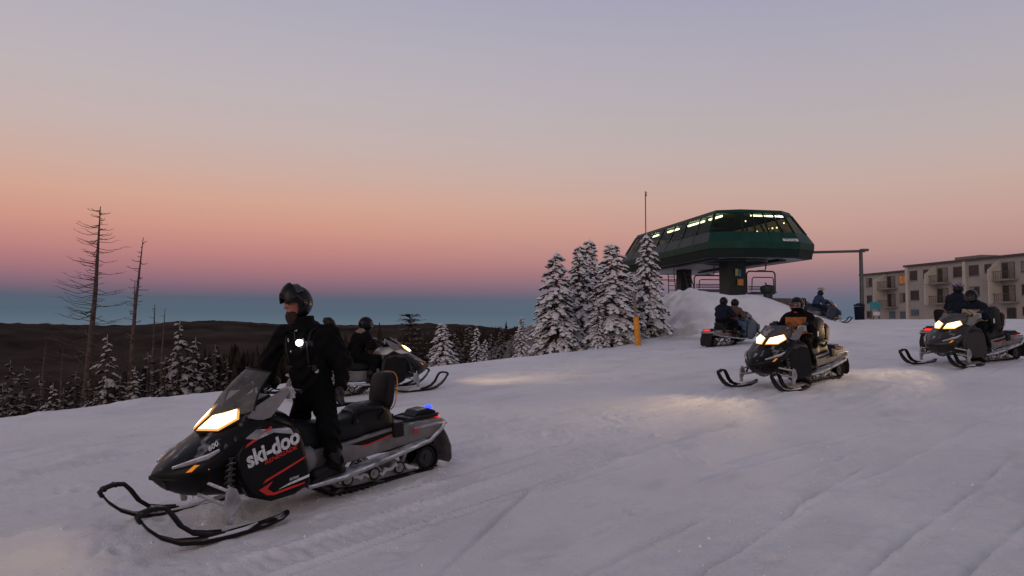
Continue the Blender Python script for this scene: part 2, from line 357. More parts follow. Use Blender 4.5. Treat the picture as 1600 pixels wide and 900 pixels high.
for k in range(520):
    c = r_.choice([(-4.6, 7.2, 1.6, 1.2), (-4.2, 5.0, 1.5, 1.2), (-.4, 10.2, 1.3, 1.0), (.6, 9.0, 1.1, .8), (-1.6, 5.2, 1.6, .9), (5.4, 15.5, 2.4, 1.1), (1.3, 6.2, 2.5, 1.5), (4.4, 4.2, .5, .8), (-6.5, 9, 2, 2)])
    FOOT.append((r_.gauss(c[0], c[2]), r_.gauss(c[1], c[3]), r_.uniform(.06, .15), r_.uniform(.04, .07), r_.uniform(0, 3.14), r_.uniform(-.03, .018)))
def detail(x, y):
    rr = np.hypot(x, y); fade = 1-sstep(22, 60, rr)
    u = x*TD[0]+y*TD[1]; v = x*TN[0]+y*TN[1]        # along / across the run
    h = .10*fbm(x*.22, y*.22, 3)*sstep(3, 9, rr)
    h += .030*fbm(u*.5, v*1.3, 4)
    rough = sstep(-.02, .30, fbm(u*.16+3, v*.45+1, 3))
    h += fade*(.014+.038*rough)*fbm(u*2.2, v*3.4, 4)
    h += fade*(.004+.016*rough)*fbm(u*9, v*9, 2)
    clod = np.exp(-((v+5.25)/.42)**2)*sstep(.5, 1.5, u)*(1-sstep(5.5, 8, u))+.7*np.exp(-((v+7.6)/.5)**2)*sstep(4.5, 5.5, u)*(1-sstep(8, 10, u)); h += clod*(.030*np.abs(fbm(u*6, v*7, 3))+.012*fbm(u*15, v*15, 2))     # churned snow beside the belt
    for off, a, ln, ang, w, dp in LINES:
        m = (np.abs(v-off-ang*(u-a)) < .4) & (u > a-.5) & (u < a+ln+.5)
        if not m.any(): continue
        t = v[m]-off-ang*(u[m]-a)+.03*vnoise(u[m]*.8, u[m]*0+off); e = sstep(a, a+.8, u[m])*(1-sstep(a+ln-.8, a+ln, u[m]))*(.5+.9*(vnoise(u[m]*1.7+off, u[m]*0)+.5))
        h[m] += e*(-dp*np.exp(-(t/w)**2)+.7*dp*np.exp(-((t-2*w)/w)**2))
    for off, a, b in ((-6.28, 4.3, 15), (-5.0, 0, 9), (.3, 2, 16), (-9.6, -2, 12)):        # packed belt lanes with cross lugs
        m = (np.abs(v-off) < .45) & (u > a) & (u < b)
        if not m.any(): continue
        t = (v[m]-off)/.2; lane = 1-sstep(.85, 1.25, np.abs(t)); e = sstep(a, a+1, u[m])*(1-sstep(b-2, b, u[m]))
        h[m] += e*(lane*(-.022+.005*np.sin(u[m]*2*math.pi/.12))+.018*np.exp(-((np.abs(t)-1.25)/.22)**2))
    for fx, fy, a, b, th, dp in FOOT:
        m = (np.abs(x-fx) < .4) & (np.abs(y-fy) < .4)
        if not m.any(): continue
        dx = x[m]-fx; dy = y[m]-fy; p = dx*math.cos(th)+dy*math.sin(th); q = -dx*math.sin(th)+dy*math.cos(th)
        r2 = (p/a)**2+(q/b)**2; h[m] += dp*np.exp(-r2*1.4)-dp*.5*np.exp(-(np.sqrt(r2)-1.7)**2*4)
    sidez = sstep(5.6, 6.6, x)*(1-sstep(8.4, 9.6, x))*sstep(26, 29, y)*(1-sstep(40, 46, y))     # tumbled lumps on the mound's cut side
    h += sidez*(.26*fbm(x*1.3, y*1.3, 4)+.16*np.abs(fbm(x*4.1, y*4.1, 3)))
    top = sstep(7.6, 8.6, x)*(1-sstep(9.4, 10.6, x))*sstep(31, 33, y)*(1-sstep(36, 39, y)); h += top*.22
    return h
def Hd(x, y): return H0(x, y)+detail(np.asarray(x, float), np.asarray(y, float))

def snow_material():
    m = bpy.data.materials.new('snow'); m.use_nodes = True; t = m.node_tree; N = t.nodes; Lk = t.links; b = N['Principled BSDF']
    b.inputs['Roughness'].default_value = .62; b.inputs['Specular IOR Level'].default_value = .35
    co = N.new('ShaderNodeTexCoord'); n1 = N.new('ShaderNodeTexNoise'); n1.inputs['Scale'].default_value = .55; n1.inputs['Detail'].default_value = 7; Lk.new(co.outputs['Object'], n1.inputs['Vector'])
    cr = N.new('ShaderNodeValToRGB'); Lk.new(n1.outputs['Fac'], cr.inputs[0])
    cr.color_ramp.elements[0].position = .3; cr.color_ramp.elements[1].position = .72
    cr.color_ramp.elements[0].color = (.72, .71, .72, 1); cr.color_ramp.elements[1].color = (.84, .83, .82, 1)
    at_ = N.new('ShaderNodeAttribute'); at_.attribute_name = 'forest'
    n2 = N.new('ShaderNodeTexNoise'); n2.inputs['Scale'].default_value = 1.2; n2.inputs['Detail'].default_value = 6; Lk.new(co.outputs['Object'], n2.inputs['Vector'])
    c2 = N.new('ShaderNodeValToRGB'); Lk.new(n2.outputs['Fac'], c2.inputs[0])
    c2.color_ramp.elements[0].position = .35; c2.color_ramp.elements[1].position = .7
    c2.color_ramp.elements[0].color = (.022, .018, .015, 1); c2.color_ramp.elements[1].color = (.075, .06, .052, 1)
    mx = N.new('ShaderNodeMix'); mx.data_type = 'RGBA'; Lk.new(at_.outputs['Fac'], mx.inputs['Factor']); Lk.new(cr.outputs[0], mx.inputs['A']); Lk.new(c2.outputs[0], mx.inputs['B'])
    ad = N.new('ShaderNodeAttribute'); ad.attribute_name = 'dirt'; md = N.new('ShaderNodeMix'); md.data_type = 'RGBA'; Lk.new(ad.outputs['Fac'], md.inputs['Factor']); Lk.new(mx.outputs['Result'], md.inputs['A']); md.inputs['B'].default_value = (.52, .48, .46, 1)
    aw = N.new('ShaderNodeAttribute'); aw.attribute_name = 'snow_tone'; mm = N.new('ShaderNodeMath'); mm.operation = 'MULTIPLY_ADD'; Lk.new(aw.outputs['Fac'], mm.inputs[0]); mm.inputs[1].default_value = .16; mm.inputs[2].default_value = .98
    vm = N.new('ShaderNodeVectorMath'); vm.operation = 'SCALE'; Lk.new(md.outputs['Result'], vm.inputs[0]); Lk.new(mm.outputs[0], vm.inputs['Scale'])
    Lk.new(vm.outputs[0], b.inputs['Base Color'])
    n3 = N.new('ShaderNodeTexNoise'); n3.inputs['Scale'].default_value = 19; n3.inputs['Detail'].default_value = 10; n3.inputs['Roughness'].default_value = .72; Lk.new(co.outputs['Object'], n3.inputs['Vector'])
    bp = N.new('ShaderNodeBump'); bp.inputs['Strength'].default_value = .75; bp.inputs['Distance'].default_value = .03; Lk.new(n3.outputs['Fac'], bp.inputs['Height'])
    n4 = N.new('ShaderNodeTexNoise'); n4.inputs['Scale'].default_value = 75; n4.inputs['Detail'].default_value = 4; Lk.new(co.outputs['Object'], n4.inputs['Vector'])
    b2 = N.new('ShaderNodeBump'); b2.inputs['Strength'].default_value = .6; b2.inputs['Distance'].default_value = .012; Lk.new(n4.outputs['Fac'], b2.inputs['Height']); Lk.new(bp.outputs[0], b2.inputs['Normal']); Lk.new(b2.outputs[0], b.inputs['Normal'])
    return m
M_snow = snow_material(); M_rimewhite = mat('snow_clod', (.80, .79, .79), .8, vary=.06)

def make_ground():
    az = np.radians(np.concatenate([np.linspace(-180, -52, 40, endpoint=False), np.linspace(-52, 52, 760, endpoint=False), np.linspace(52, 180, 40, endpoint=False)]))
    rad = np.concatenate([[.02, .5, 1.0], np.geomspace(1.5, 62, 560, endpoint=False), np.geomspace(62, 420, 50)])
    A, Rr = np.meshgrid(az, rad, indexing='ij'); X = np.sin(A)*Rr; Y = np.cos(A)*Rr
    Z = Hd(X, Y); na, nr = A.shape
    V = np.stack([X, Y, Z], -1).reshape(-1, 3)
    i = np.arange(na)[:, None]; j = np.arange(nr-1)[None, :]; i2 = (i+1) % na
    Fq = np.stack([i*nr+j, i2*nr+j, i2*nr+j+1, i*nr+j+1], -1).reshape(-1, 4)[:, ::-1]
    me = fast_mesh('ground', V, Fq, M_snow)
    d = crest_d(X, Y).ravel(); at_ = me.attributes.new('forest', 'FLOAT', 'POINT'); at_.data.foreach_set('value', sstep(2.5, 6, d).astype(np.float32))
    dirt = sstep(5.4, 6.4, X)*(1-sstep(7.6, 9.0, X))*sstep(25, 28, Y)*(1-sstep(38, 46, Y))*sstep(-.35, .25, fbm(X*1.6, Y*1.6, 4)); a2 = me.attributes.new('dirt', 'FLOAT', 'POINT'); a2.data.foreach_set('value', dirt.ravel().astype(np.float32))
    u = X*TD[0]+Y*TD[1]; v = X*TN[0]+Y*TN[1]; snow_tone = np.zeros(X.shape)                                    # snow whiter along the runner lines, darker in random patches
    for off, a, ln, ang, w, dp in LINES:
        t = v-off-ang*(u-a)+.03*vnoise(u*.8, u*0+off); e = sstep(a, a+.8, u)*(1-sstep(a+ln-.8, a+ln, u))*np.clip(vnoise(u*2.3+off, u*0+3)*1.6+.6, 0, 1); snow_tone = np.maximum(snow_tone, e*np.exp(-((t-1.6*w)/w)**2)*min(1, dp/.03))
    snow_tone = snow_tone-.6*sstep(.1, .5, fbm(u*1.1, v*2.2, 4)); a3 = me.attributes.new('snow_tone', 'FLOAT', 'POINT'); a3.data.foreach_set('value', snow_tone.ravel().astype(np.float32))
    tag(link('ground', me), 'snow covered hilltop with sled tracks and footprints', kind='structure')
make_ground()
def snow_crumbs():                             # loose clods thrown up beside the tracks
    P = np.random.default_rng(21); n = 2600; V = []; Fc = []
    ico = [(0, 0, 1), (.894, 0, .447), (.276, .851, .447), (-.724, .526, .447), (-.724, -.526, .447), (.276, -.851, .447), (.724, .526, -.447), (-.276, .851, -.447), (-.894, 0, -.447), (-.276, -.851, -.447), (.724, -.526, -.447)]
    tri = [(0, 1, 2), (0, 2, 3), (0, 3, 4), (0, 4, 5), (0, 5, 1), (1, 6, 2), (2, 7, 3), (3, 8, 4), (4, 9, 5), (5, 10, 1), (2, 6, 7), (3, 7, 8), (4, 8, 9), (5, 9, 10), (1, 10, 6)]
    ico = np.array(ico); tri = np.array(tri)
    L_ = [l for l in LINES if l[5] > .014]; k = P.integers(0, len(L_), n); X = np.zeros(n); Y = np.zeros(n)
    for i in range(n):
        off, a, ln, ang, w, dp = L_[k[i]]; u = a+P.random()*ln; v = off+ang*(u-a)+P.normal(0, .16); 
        if i % 3 == 0: u = P.uniform(1, 12); v = -6.2+P.normal(0, .9)
        X[i] = u*TD[0]+v*TN[0]; Y[i] = u*TD[1]+v*TN[1]
    Z = Hd(X, Y); S = P.uniform(.003, .008, n)*(1+1.2*(P.random(n) < .06))
    for i in range(n):
        V.append(ico*S[i]*P.uniform(.6, 1.3, (11, 1))+[X[i], Y[i], Z[i]+S[i]*.2]); Fc.append(tri+11*i)
    tag(link('snow_crumbs', fast_mesh('snow_crumbs', np.concatenate(V), np.concatenate(Fc), M_rimewhite, smooth=False)), 'loose snow crumbs strewn along the sled tracks', 'snow', kind='stuff')
snow_crumbs()

def make_hills():
    PXR = [(-900, 500), (-300, 502), (0, 504), (100, 507), (210, 508.5), (280, 502), (330, 500), (380, 502), (430, 506), (560, 508), (620, 506.5), (670, 505), (730, 507), (770, 511), (805, 515), (900, 519), (1050, 522), (1300, 522), (2600, 522)]
    px, py = zip(*PXR)
    az = np.radians(np.linspace(-62, 50, 420)); rad = np.concatenate([np.geomspace(330, 1600, 70), np.geomspace(1650, 4500, 16)])
    A, Rr = np.meshgrid(az, rad, indexing='ij'); X = np.sin(A)*Rr; Y = np.cos(A)*Rr
    top = CAM_H+(505-np.interp(800+1100*np.tan(A), px, py))/1100*Y*1600/Rr
    t = sstep(600, 1600, Rr)
    Z = -95+(top+95)*t-sstep(1620, 3200, Rr)*160
    Z += (fbm(X*.004, Y*.004, 4)*26)*(1-sstep(1100, 1600, Rr))
    Z += (fbm(X*.06, Y*.06, 3)*4-1)*sstep(330, 700, Rr)
    na, nr = A.shape; i = np.arange(na-1)[:, None]; j = np.arange(nr-1)[None, :]
    Fq = np.stack([i*nr+j, (i+1)*nr+j, (i+1)*nr+j+1, i*nr+j+1], -1).reshape(-1, 4)[:, ::-1]
    m = mat('wooded_hills', (.050, .037, .031), .95, vary=.45, scale=.012, bump=1, bscale=.08, spec=0)
    tag(link('hills', fast_mesh('hills', np.stack([X, Y, Z], -1).reshape(-1, 3), Fq, m)), 'dark wooded ridge along the horizon', kind='structure')
make_hills()
# ------------------------------------------------------------------ lift terminal
TA = R_(-11.8); TAX = np.array([math.sin(TA), math.cos(TA)]); TRX = np.array([math.cos(TA), -math.sin(TA)])
TP0 = at(1117, 375, 41.0)
def term(r, t, z): return (TP0[0]+TRX[0]*r+TAX[0]*t, TP0[1]+TRX[1]*r+TAX[1]*t, z)
PLAN = [(-.05, .75), (1.8, 0), (5.6, 0), (7.2, .95), (7.2, 15.4), (6.5, 16.1), (.66, 16.1), (-.05, 15.4)]
def tring(d, z):
    kr = (3.58-d)/3.58; kt = (8.05-d)/8.05
    return [term(3.58+(r-3.58)*kr, 8.05+(t-8.05)*kt, z) for r, t in PLAN]
def lerp(a, b, t): return tuple(a[i]+(b[i]-a[i])*t for i in range(3))
def lift_terminal():
    root = empty('lift_terminal', term(3.38, 5, gz(*term(3.38, 5, 0)[:2])))
    off = Vector(root.location)
    def fin(mb, name, m, parent=root, **k):
        mb.v = [tuple(Vector(p)-(off if parent is root or parent.parent is root else off)) for p in mb.v]
        return mb.build(name, m, parent, **k)
    ZW, ZT, DT = TP0[2], 8.78, 1.05
    A = tring(0, ZW); B = tring(DT, ZT)
    # lower shell: vertical band then skirt tucked under
    mb = MB(); mb.rings([tring(0, ZW), tring(.02, ZW-.42)], caps=False); fin(mb, 'shell_band', M_green)
    mb = MB(); mb.rings([tring(.05, ZW-.43), tring(.12, ZW-.92), tring(.42, ZW-.93)], caps=False); fin(mb, 'skirt', M_greendk)
    mb = MB(); mb.rings([tring(.43, ZW-.925), tring(1.2, ZW-.80), tring(1.5, ZW-.80)], caps=False); mb.add(tring(1.5, ZW-.80), [tuple(range(8))]); fin(mb, 'underside', M_under)
    for (r0, r1, t0, t1) in ((1.0, 5.6, 4.2, 4.7), (.8, 1.3, 2, 13), (5.4, 5.9, 2, 13)):
        mb = MB(); z = ZW-.86; mb.plate([term(r0, t0, z), term(r1, t0, z), term(r1, t1, z), term(r0, t1, z)], .12); fin(mb, 'guide_rail', M_dkmetal)
    mb = MB(); z = ZW-.95; c = term(3.2, 3.4, z); mb.tube([(c[0]+1.9*math.cos(a), c[1]+1.9*math.sin(a), z) for a in np.linspace(0, 2*math.pi, 28, endpoint=False)], .09, 6, closed=True)
    for a in range(4):
        mb.cyl(c, (c[0]+1.9*math.cos(a*1.57), c[1]+1.9*math.sin(a*1.57), z), .06, 6)
    fin(mb, 'bullwheel', M_dkmetal)
    # sloped upper shell: per facet a lower panel, a row of panes between mullions and a top strip
    NP = [1, 4, 1, 7, 1, 3, 1, 7]
    for i in range(8):
        a0, a1, b0, b1 = A[i], A[(i+1) % 8], B[i], B[(i+1) % 8]
        m = M_green if i in (0, 1, 2) else M_side
        nrm = (Vector(a1)-Vector(a0)).cross(Vector(b0)-Vector(a0)).normalized()
        if nrm.z < 0: nrm = -nrm
        q = lambda u, v, o=0: tuple(Vector(lerp(lerp(a0, a1, u), lerp(b0, b1, u), v))+nrm*o)
        lo, hi = .30, .90
        mb = MB(); mb.plate([q(0, 0), q(1, 0), q(1, lo), q(0, lo)], .05 if nrm.dot((Vector(a1)-Vector(a0)).cross(Vector(b0)-Vector(a0))) > 0 else -.05); fin(mb, 'lower_panel', m)
        mb = MB(); mb.plate([q(0, hi), q(1, hi), q(1, 1), q(0, 1)], .05 if nrm.dot((Vector(a1)-Vector(a0)).cross(Vector(b0)-Vector(a0))) > 0 else -.05); fin(mb, 'eaves_panel', m)
        n = NP[i]
        nse = max(1, int((Vector(a1)-Vector(a0)).length/1.9))
        for k in range(1, nse):
            u = k/nse; w = .018/max((Vector(a1)-Vector(a0)).length, .1); mb = MB(); mb.plate([q(u-w, .02, .012), q(u+w, .02, .012), q(u+w, lo-.02, .012), q(u-w, lo-.02, .012)], .02); fin(mb, 'panel_seam', M_greendk)
        for k in range(n+1):
            u = min(max(k/n, .012), .988); w = .055/max((Vector(a1)-Vector(a0)).length, .1)
            mb = MB(); mb.plate([q(u-w, lo, .02), q(u+w, lo, .02), q(u+w, hi, .02), q(u-w, hi, .02)], .06); fin(mb, 'mullion', M_greendk)
        for k in range(n):
            mb = MB(); mb.plate([q(k/n, lo, -.02), q((k+1)/n, lo, -.02), q((k+1)/n, hi, -.02), q(k/n, hi, -.02)], .02); fin(mb, 'pane', M_pane)
    mb = MB(); mb.add(tring(DT-.02, ZT-.005)+tring(DT+1.2, ZT+.16), [tuple(range(15, 7, -1))]+[(j, (j+1) % 8, (j+1) % 8+8, j+8) for j in range(8)]); fin(mb, 'roof', M_green)
    mb = MB(); mb.add(tring(DT+.03, ZT-.12), [tuple(range(8))]); fin(mb, 'ceiling', M_int)
    mb = MB(); mb.add(tring(.25, ZW+.05), [tuple(range(8))]); fin(mb, 'deck', M_int)
    # interior machinery and tube lamps
    for t0, t1 in ((2.0, 3.6), (4.3, 5.2), (5.4, 6.6), (8.1, 8.5), (8.7, 9.1), (9.3, 9.9), (11.6, 12.0), (12.2, 12.8)):
        mb = MB(); mb.cyl(term(1.55, t0, ZT-.30), term(1.55, t1, ZT-.30), .06, 8); fin(mb, 'tube_lamp', M_tubelamp)
    for r0, r1 in ((3.25, 4.2), (4.3, 5.0), (5.1, 5.5)):
        mb = MB(); mb.cyl(term(r0, 1.55, ZT-.28), term(r1, 1.55, ZT-.28), .05, 8); fin(mb, 'tube_lamp', M_tubelamp)
    for r, t, z in ((2.75, 1.3, 8.1), (4.2, 1.2, 7.65), (4.5, 1.2, 7.7), (4.8, 1.2, 7.74), (5.55, 1.6, 8.1), (3.4, 1.1, 7.45)):
        mb = MB(); mb.ell(term(r, t, z), (.05, .05, .05), 8, 6); fin(mb, 'work_lamp', M_bulb)
    for r, t, sx_, sy_, sz_ in ((1.6, 2.2, 1.2, .8, .9), (3.6, 3.0, 2.6, 1.0, .7), (3.4, 7.5, 2.2, 6, .55), (5.2, 4, .9, 2, .9), (3.9, 1.9, .6, .5, .6)):
        mb = MB(); mb.box(term(r, t, ZW+.1+sz_/2), (sx_, sy_, sz_)); fin(mb, 'drive_housing', M_dkmetal if sx_ > .7 else M_boxor, bevel=.05)
    for t in np.arange(3, 13, 1.2):
        for r in (1.0, 5.7):
            c = Vector(term(r, t, ZW+.75)); mb = MB(); mb.tube([c+Vector((0, .28*math.cos(a), .28*math.sin(a))) for a in np.linspace(0, 6.283, 14, endpoint=False)], .05, 6, closed=True); fin(mb, 'guide_tyre', M_rubber)
    # pillars, ladder, stair, mast
    for px, dep, w in ((1145, 44.5, 1.22), (1069, 53.5, .88)):
        p = at(px, 462, dep); z0 = gz(p[0], p[1])-.4
        mb = MB(); mb.box((p[0], p[1], (z0+ZW-.7)/2), (w, w, ZW-.7-z0), Matrix.Rotation(-TA, 3, 'Z')); pl = fin(mb, 'pillar', M_pillar, bevel=.04)
        if px == 1145:
            f = lambda x, y: at(x, y, dep-.66-.0)
            for (x0, x1, y0, y1, mm, nm) in ((1148.5, 1153, 420, 431, M_postery, 'notice_board'), (1153.2, 1157.5, 421, 432, M_posterb, 'notice_board'), (1152, 1161, 436, 446, M_boxor, 'control_box')):
                a = f(x0, y1); b = f(x1, y0); mb = MB(); mb.box(((a[0]+b[0])/2, a[1]-.04, (a[2]+b[2])/2), (b[0]-a[0], .1 if nm == 'control_box' else .03, b[2]-a[2]), Matrix.Rotation(-TA, 3, 'Z'))
                mb.v = [tuple(Vector(q_)-off) for q_ in mb.v]; mb.build(nm, mm, root, bevel=.01)
    for (xa, ya, xb, yb, xc, yc, dep, nm) in ((1044, 400, 1045, 462, 1052.5, 425, 50, 'ladder'), (1077, 425, 1087, 458, 1072, 428, 50, 'stair')):
        a = Vector(at(xa, ya if nm == 'stair' else 428, dep)); b = Vector(at(xb, yb, dep)); w = Vector(at(xc, yc, dep))-a; w.z = 0
        if nm == 'ladder': w = Vector((.42, 0, 0))
        else: w = Vector((-.34, .1, 0))
        mb = MB(); mb.cyl(a, b, .035, 6); mb.cyl(a+w, b+w*1.25, .035, 6)
        if nm == 'ladder': mb.tube([a+w, a+w+Vector((0, 0, 1.1)), a+w+Vector((-.35, 0, 1.15))], .03, 6)
        n = 5
        for k in range(n): t = (k+.7)/n; mb.cyl(a.lerp(b, t), (a+w).lerp(b+w*1.25, t), .025, 6)
        fin(mb, nm, M_steel)
    pb = Vector(term(1.2, 13.2, ZT)); mb = MB(); mb.cyl(pb, pb+Vector((0, 0, 3.3)), .04, 6); mb.cyl(pb+Vector((.02, 0, 2.9)), pb+Vector((.12, 0, 3.25)), .025, 5); mb.box(pb+Vector((.06, 0, 2.95)), (.14, .05, .05)); fin(mb, 'mast', M_steel)
    # lettering on the front panel
    a0, a1, b0, b1 = A[1], A[2], B[1], B[2]
    X = (Vector(a1)-Vector(a0)).normalized(); Yv = (Vector(lerp(b0, b1, .5))-Vector(lerp(a0, a1, .5))); Yv = (Yv-X*Yv.dot(X)).normalized(); Zv = X.cross(Yv)
    me = text_mesh('BALLHOOTER', .24, 0, .004, .008); me.materials.append(M_sign)
    o = link('lettering', me, root); M = Matrix((X, Yv, Zv)).transposed().to_4x4()
    wdt = max(v.co.x for v in me.vertices); k = 1.05/wdt
    M.translation = Vector(lerp(a0, a1, .70))+Yv*.06-off+Zv*.012; o.matrix_local = M @ Matrix.Diagonal((k, 1, 1, 1))
    tag(root, 'dark green chairlift terminal with slanted lit windows on two pillars above the snow mound', 'lift terminal')
lift_terminal()

def lift_chair(px0, px1, py0, py1, dep, label, yaw):
    a = at(px0, py1, dep); b = at(px1, py0, dep); w = b[0]-a[0]; h = b[2]-a[2]; c = ((a[0]+b[0])/2, a[1], a[2])
    root = empty('lift_chair', c, yaw); hw = w/2
    mb = MB(); rc = .22; fr = []
    for cx, cz, a0 in ((hw-rc, h-rc, 0), (-hw+rc, h-rc, 90), (-hw+rc*.6, rc*.6, 180), (hw-rc*.6, rc*.6, 270)):
        r = rc if cz > .5 else rc*.6
        for k in range(5): t = R_(a0+k*22.5); fr.append((cx+r*math.cos(t), 0, cz+r*math.sin(t)))
    mb.tube(fr, .048, 6, closed=True); mb.build('bail_frame', M_steel, root)
    mb = MB(); mb.tube([(-hw*.78, -.25, .18), (-hw*.74, -.25, h*.66), (-hw*.66, -.25, h*.72), (hw*.66, -.25, h*.72), (hw*.74, -.25, h*.66), (hw*.78, -.25, .18)], .034, 6); mb.build('restraint_bar', M_steel, root)
    for k in range(4):
        mb = MB(); mb.box((0, -.08-.11*k, .10-.012*k), (w*.88, .09, .05)); mb.build('seat_slat', M_dkmetal, root)
    for k in range(3):
        mb = MB(); mb.box((0, .03, .26+.1*k), (w*.88, .04, .05)); mb.build('back_slat', M_dkmetal, root)
    top = TP0[2]-.85-c[2]
    mb = MB(); mb.tube([(0, 0, h), (.28, 0, h+.03), (.34, 0, h+.25), (.34, 0, top)], .04, 8); mb.box((0, 0, h+.02), (.4, .16, .12)); mb.build('hanger', M_steel, root)
    tag(root, label, 'lift chair', 'chairs hanging under the lift terminal')
lift_chair(1166, 1212, 424, 459, 44.6, 'empty lift chair hanging right of the thick terminal pillar', .12)
lift_chair(1084, 1133, 430.5, 455, 47.5, 'empty lift chair hanging between the two terminal pillars', .12)

def simple_things():
    # arm and lamp pole beside the terminal
    p = at(1347.5, 497, 45); z1 = at(1347, 391, 45)[2]; z0 = gz(p[0], p[1])-.3
    root = empty('lift_pole', (p[0], p[1], z0)); h = z1-z0
    mb = MB(); mb.tube([(0, 0, 0), (0, 0, h)], [.14, .11], 12); mb.build('pole', M_galv, root, smooth=40)
    e = Vector(term(6.6, 2.2, TP0[2]-.40))-Vector((p[0], p[1], z0)); mb = MB(); mb.tube([e, Vector((.25, 0, h-.05))], .085, 10); mb.build('arm', M_galv, root, smooth=40)
    mb = MB(); mb.box((.22, 0, h+.01), (.5, .3, .16)); mb.build('pole_head', M_galv, root, bevel=.04)
    tag(root, 'tall grey steel pole with long arm reaching to the lift terminal', 'pole')
    q = at(1343, 495, 44); zb = gz(q[0], q[1])-.05
    root = empty('waste_bin', (q[0], q[1], zb)); prof = [(.0, .22), (.1, .27), (.75, .30), (.9, .31), (.93, .33), (1.0, .33), (1.02, .26), (1.1, .1)]
    mb = MB(); mb.rings([[(r*math.cos(a), r*math.sin(a), z) for a in np.linspace(0, 6.283, 16, endpoint=False)] for z, r in prof[:4]]); mb.build('bin_body', M_navy, root, smooth=40)
    mb = MB(); mb.rings([[(r*math.cos(a), r*math.sin(a), z) for a in np.linspace(0, 6.283, 16, endpoint=False)] for z, r in prof[4:]]); mb.build('lid', M_navy, root, smooth=40)
    tag(root, 'dark round waste bin at the foot of the lift pole', 'bin')
    q = at(1200, 462, 43); zb = gz(q[0], q[1])-.1; root = empty('urn_bin', (q[0], q[1], zb)); s = .43; h0 = max(at(1200, 462, 43)[2]-zb, 0)
    prof = [(0, .26), (h0+.12, .27), (h0+.2, .4), (h0+.38, .46), (h0+.55, .44), (h0+.62, .3), (h0+.66, .12)]
    mb = MB(); mb.rings([[(r*math.cos(a), r*math.sin(a), z) for a in np.linspace(0, 6.283, 18, endpoint=False)] for z, r in prof[:3]]); mb.build('pedestal', M_pillar, root, smooth=40)
    mb = MB(); mb.rings([[(r*math.cos(a), r*math.sin(a), z) for a in np.linspace(0, 6.283, 18, endpoint=False)] for z, r in prof[2:]]); mb.cyl((-.06, 0, h0+.62), (-.16, 0, h0+.8), .04, 6); mb.build('bowl', M_pillar, root, smooth=40)
    tag(root, 'dark urn shaped bin on a pedestal below the lift chair', 'bin')
    # brown hip-roofed hut behind the mound
    a = at(1100, 463.5, 50); b = at(1252, 463.5, 54); zr = a[2]; ze = zr-1.6
    root = empty('wooden_hut', ((a[0]+b[0])/2, (a[1]+b[1])/2, ze-2.2)); o = Vector(root.location)
    d = (Vector(b)-Vector(a)); d.z = 0; d.normalize(); n = Vector((d.y, -d.x, 0))
    c = [Vector(a)-d*1.9+n*2.2, Vector(b)+d*1.9+n*2.2, Vector(b)+d*1.9-n*2.2, Vector(a)-d*1.9-n*2.2]
    for p_ in c: p_.z = ze
    vs = [p_-o for p_ in c]+[Vector(a)-o, Vector((b[0], b[1], zr))-o]
    mb = MB(); mb.add(vs, [(0, 1, 5, 4), (1, 2, 5), (2, 3, 4, 5), (3, 0, 4), (3, 2, 1, 0)]); mb.build('roof', M_shingle, root)
    w = [Vector((p_.x*.94, p_.y*.94, 0)) for p_ in vs[:4]]
    mb = MB(); mb.add(w+[p_+Vector((0, 0, 2.2)) for p_ in w], [(0, 1, 5, 4), (1, 2, 6, 5), (2, 3, 7, 6), (3, 0, 4, 7)]); mb.build('wall', M_post, root)
    tag(root, 'low brown hip roofed hut showing over the snow mound', 'hut')
    # padded wooden post by the trees
    bt = at(997.5, 536, 25.4); zb = gz(bt[0], bt[1])-.15; tp = at(990.5, 455, 25.4)
    root = empty('padded_post', (bt[0], bt[1], zb)); o = Vector(root.location)
    up = Vector(tp)-o
    mb = MB(); mb.tube([(0, 0, 0), up], [.07, .055], 10); mb.build('post', M_post, root, smooth=40)
    mb = MB(); mb.tube([(0, 0, 0), up*.04, up*.55, up*.56], [.09, .105, .10, .07], 14); mb.build('pad', M_pad, root, smooth=40)
    tag(root, 'weathered wooden post with orange foam padding beside snowy spruces', 'post')
    # dark timber platform under the terminal's uphill end
    a = at(1016, 500, 41); b = at(1047, 462, 41); zt = b[2]; root = empty('timber_platform', ((a[0]+b[0])/2, 41.5, zt-2.6)); w = b[0]-a[0]+.6
    for k in range(7): mb = MB(); mb.box((0, -.75+.25*k, 2.55), (w, .23, .07)); mb.build('deck_plank', M_pillar, root)
    for sx_ in (-.46, 0, .46):
        mb = MB(); mb.box((sx_*w, -.7, 1.2), (.16, .16, 2.7)); mb.build('post', M_pillar, root)
    for z in (.5, .95, 1.4, 1.85, 2.3): mb = MB(); mb.box((0, -.82, z), (w, .06, .40)); mb.build('cladding_board', M_pillar, root)
    mb = MB(); mb.tube([(-w/2, -.8, 2.6), (-w/2, -.8, 3.5), (w/2, -.8, 3.5), (w/2, -.8, 2.6)], .035, 6); mb.build('handrail', M_steel, root)
    tag(root, 'dark clad timber platform under the terminal behind the spruces', 'platform')
    # sign boards near the flats
    for x0, x1, y0, y1, m, lab in ((1359, 1375, 472, 483, M_teal, 'teal sign board on posts left of the apartment block'), (1364, 1374, 487, 493, M_notice, 'small white notice board below the teal sign')):
        dp = 62 if m is M_teal else 60; a = at(x0, y1, dp); b = at(x1, y0, dp); zb = gz(a[0], a[1])-.2; w = b[0]-a[0]
        root = empty('sign_board', ((a[0]+b[0])/2, a[1], zb))
        mb = MB(); mb.box((0, -.06, (a[2]+b[2])/2-zb), (w, .05, b[2]-a[2])); mb.build('panel', m, root, bevel=.01)
        for s in (-.8, .8): mb = MB(); mb.box((s*w/2, 0, (b[2]-zb)/2), (.07, .07, b[2]-zb)); mb.build('post', M_galv, root)
        tag(root, lab, 'sign')
simple_things()

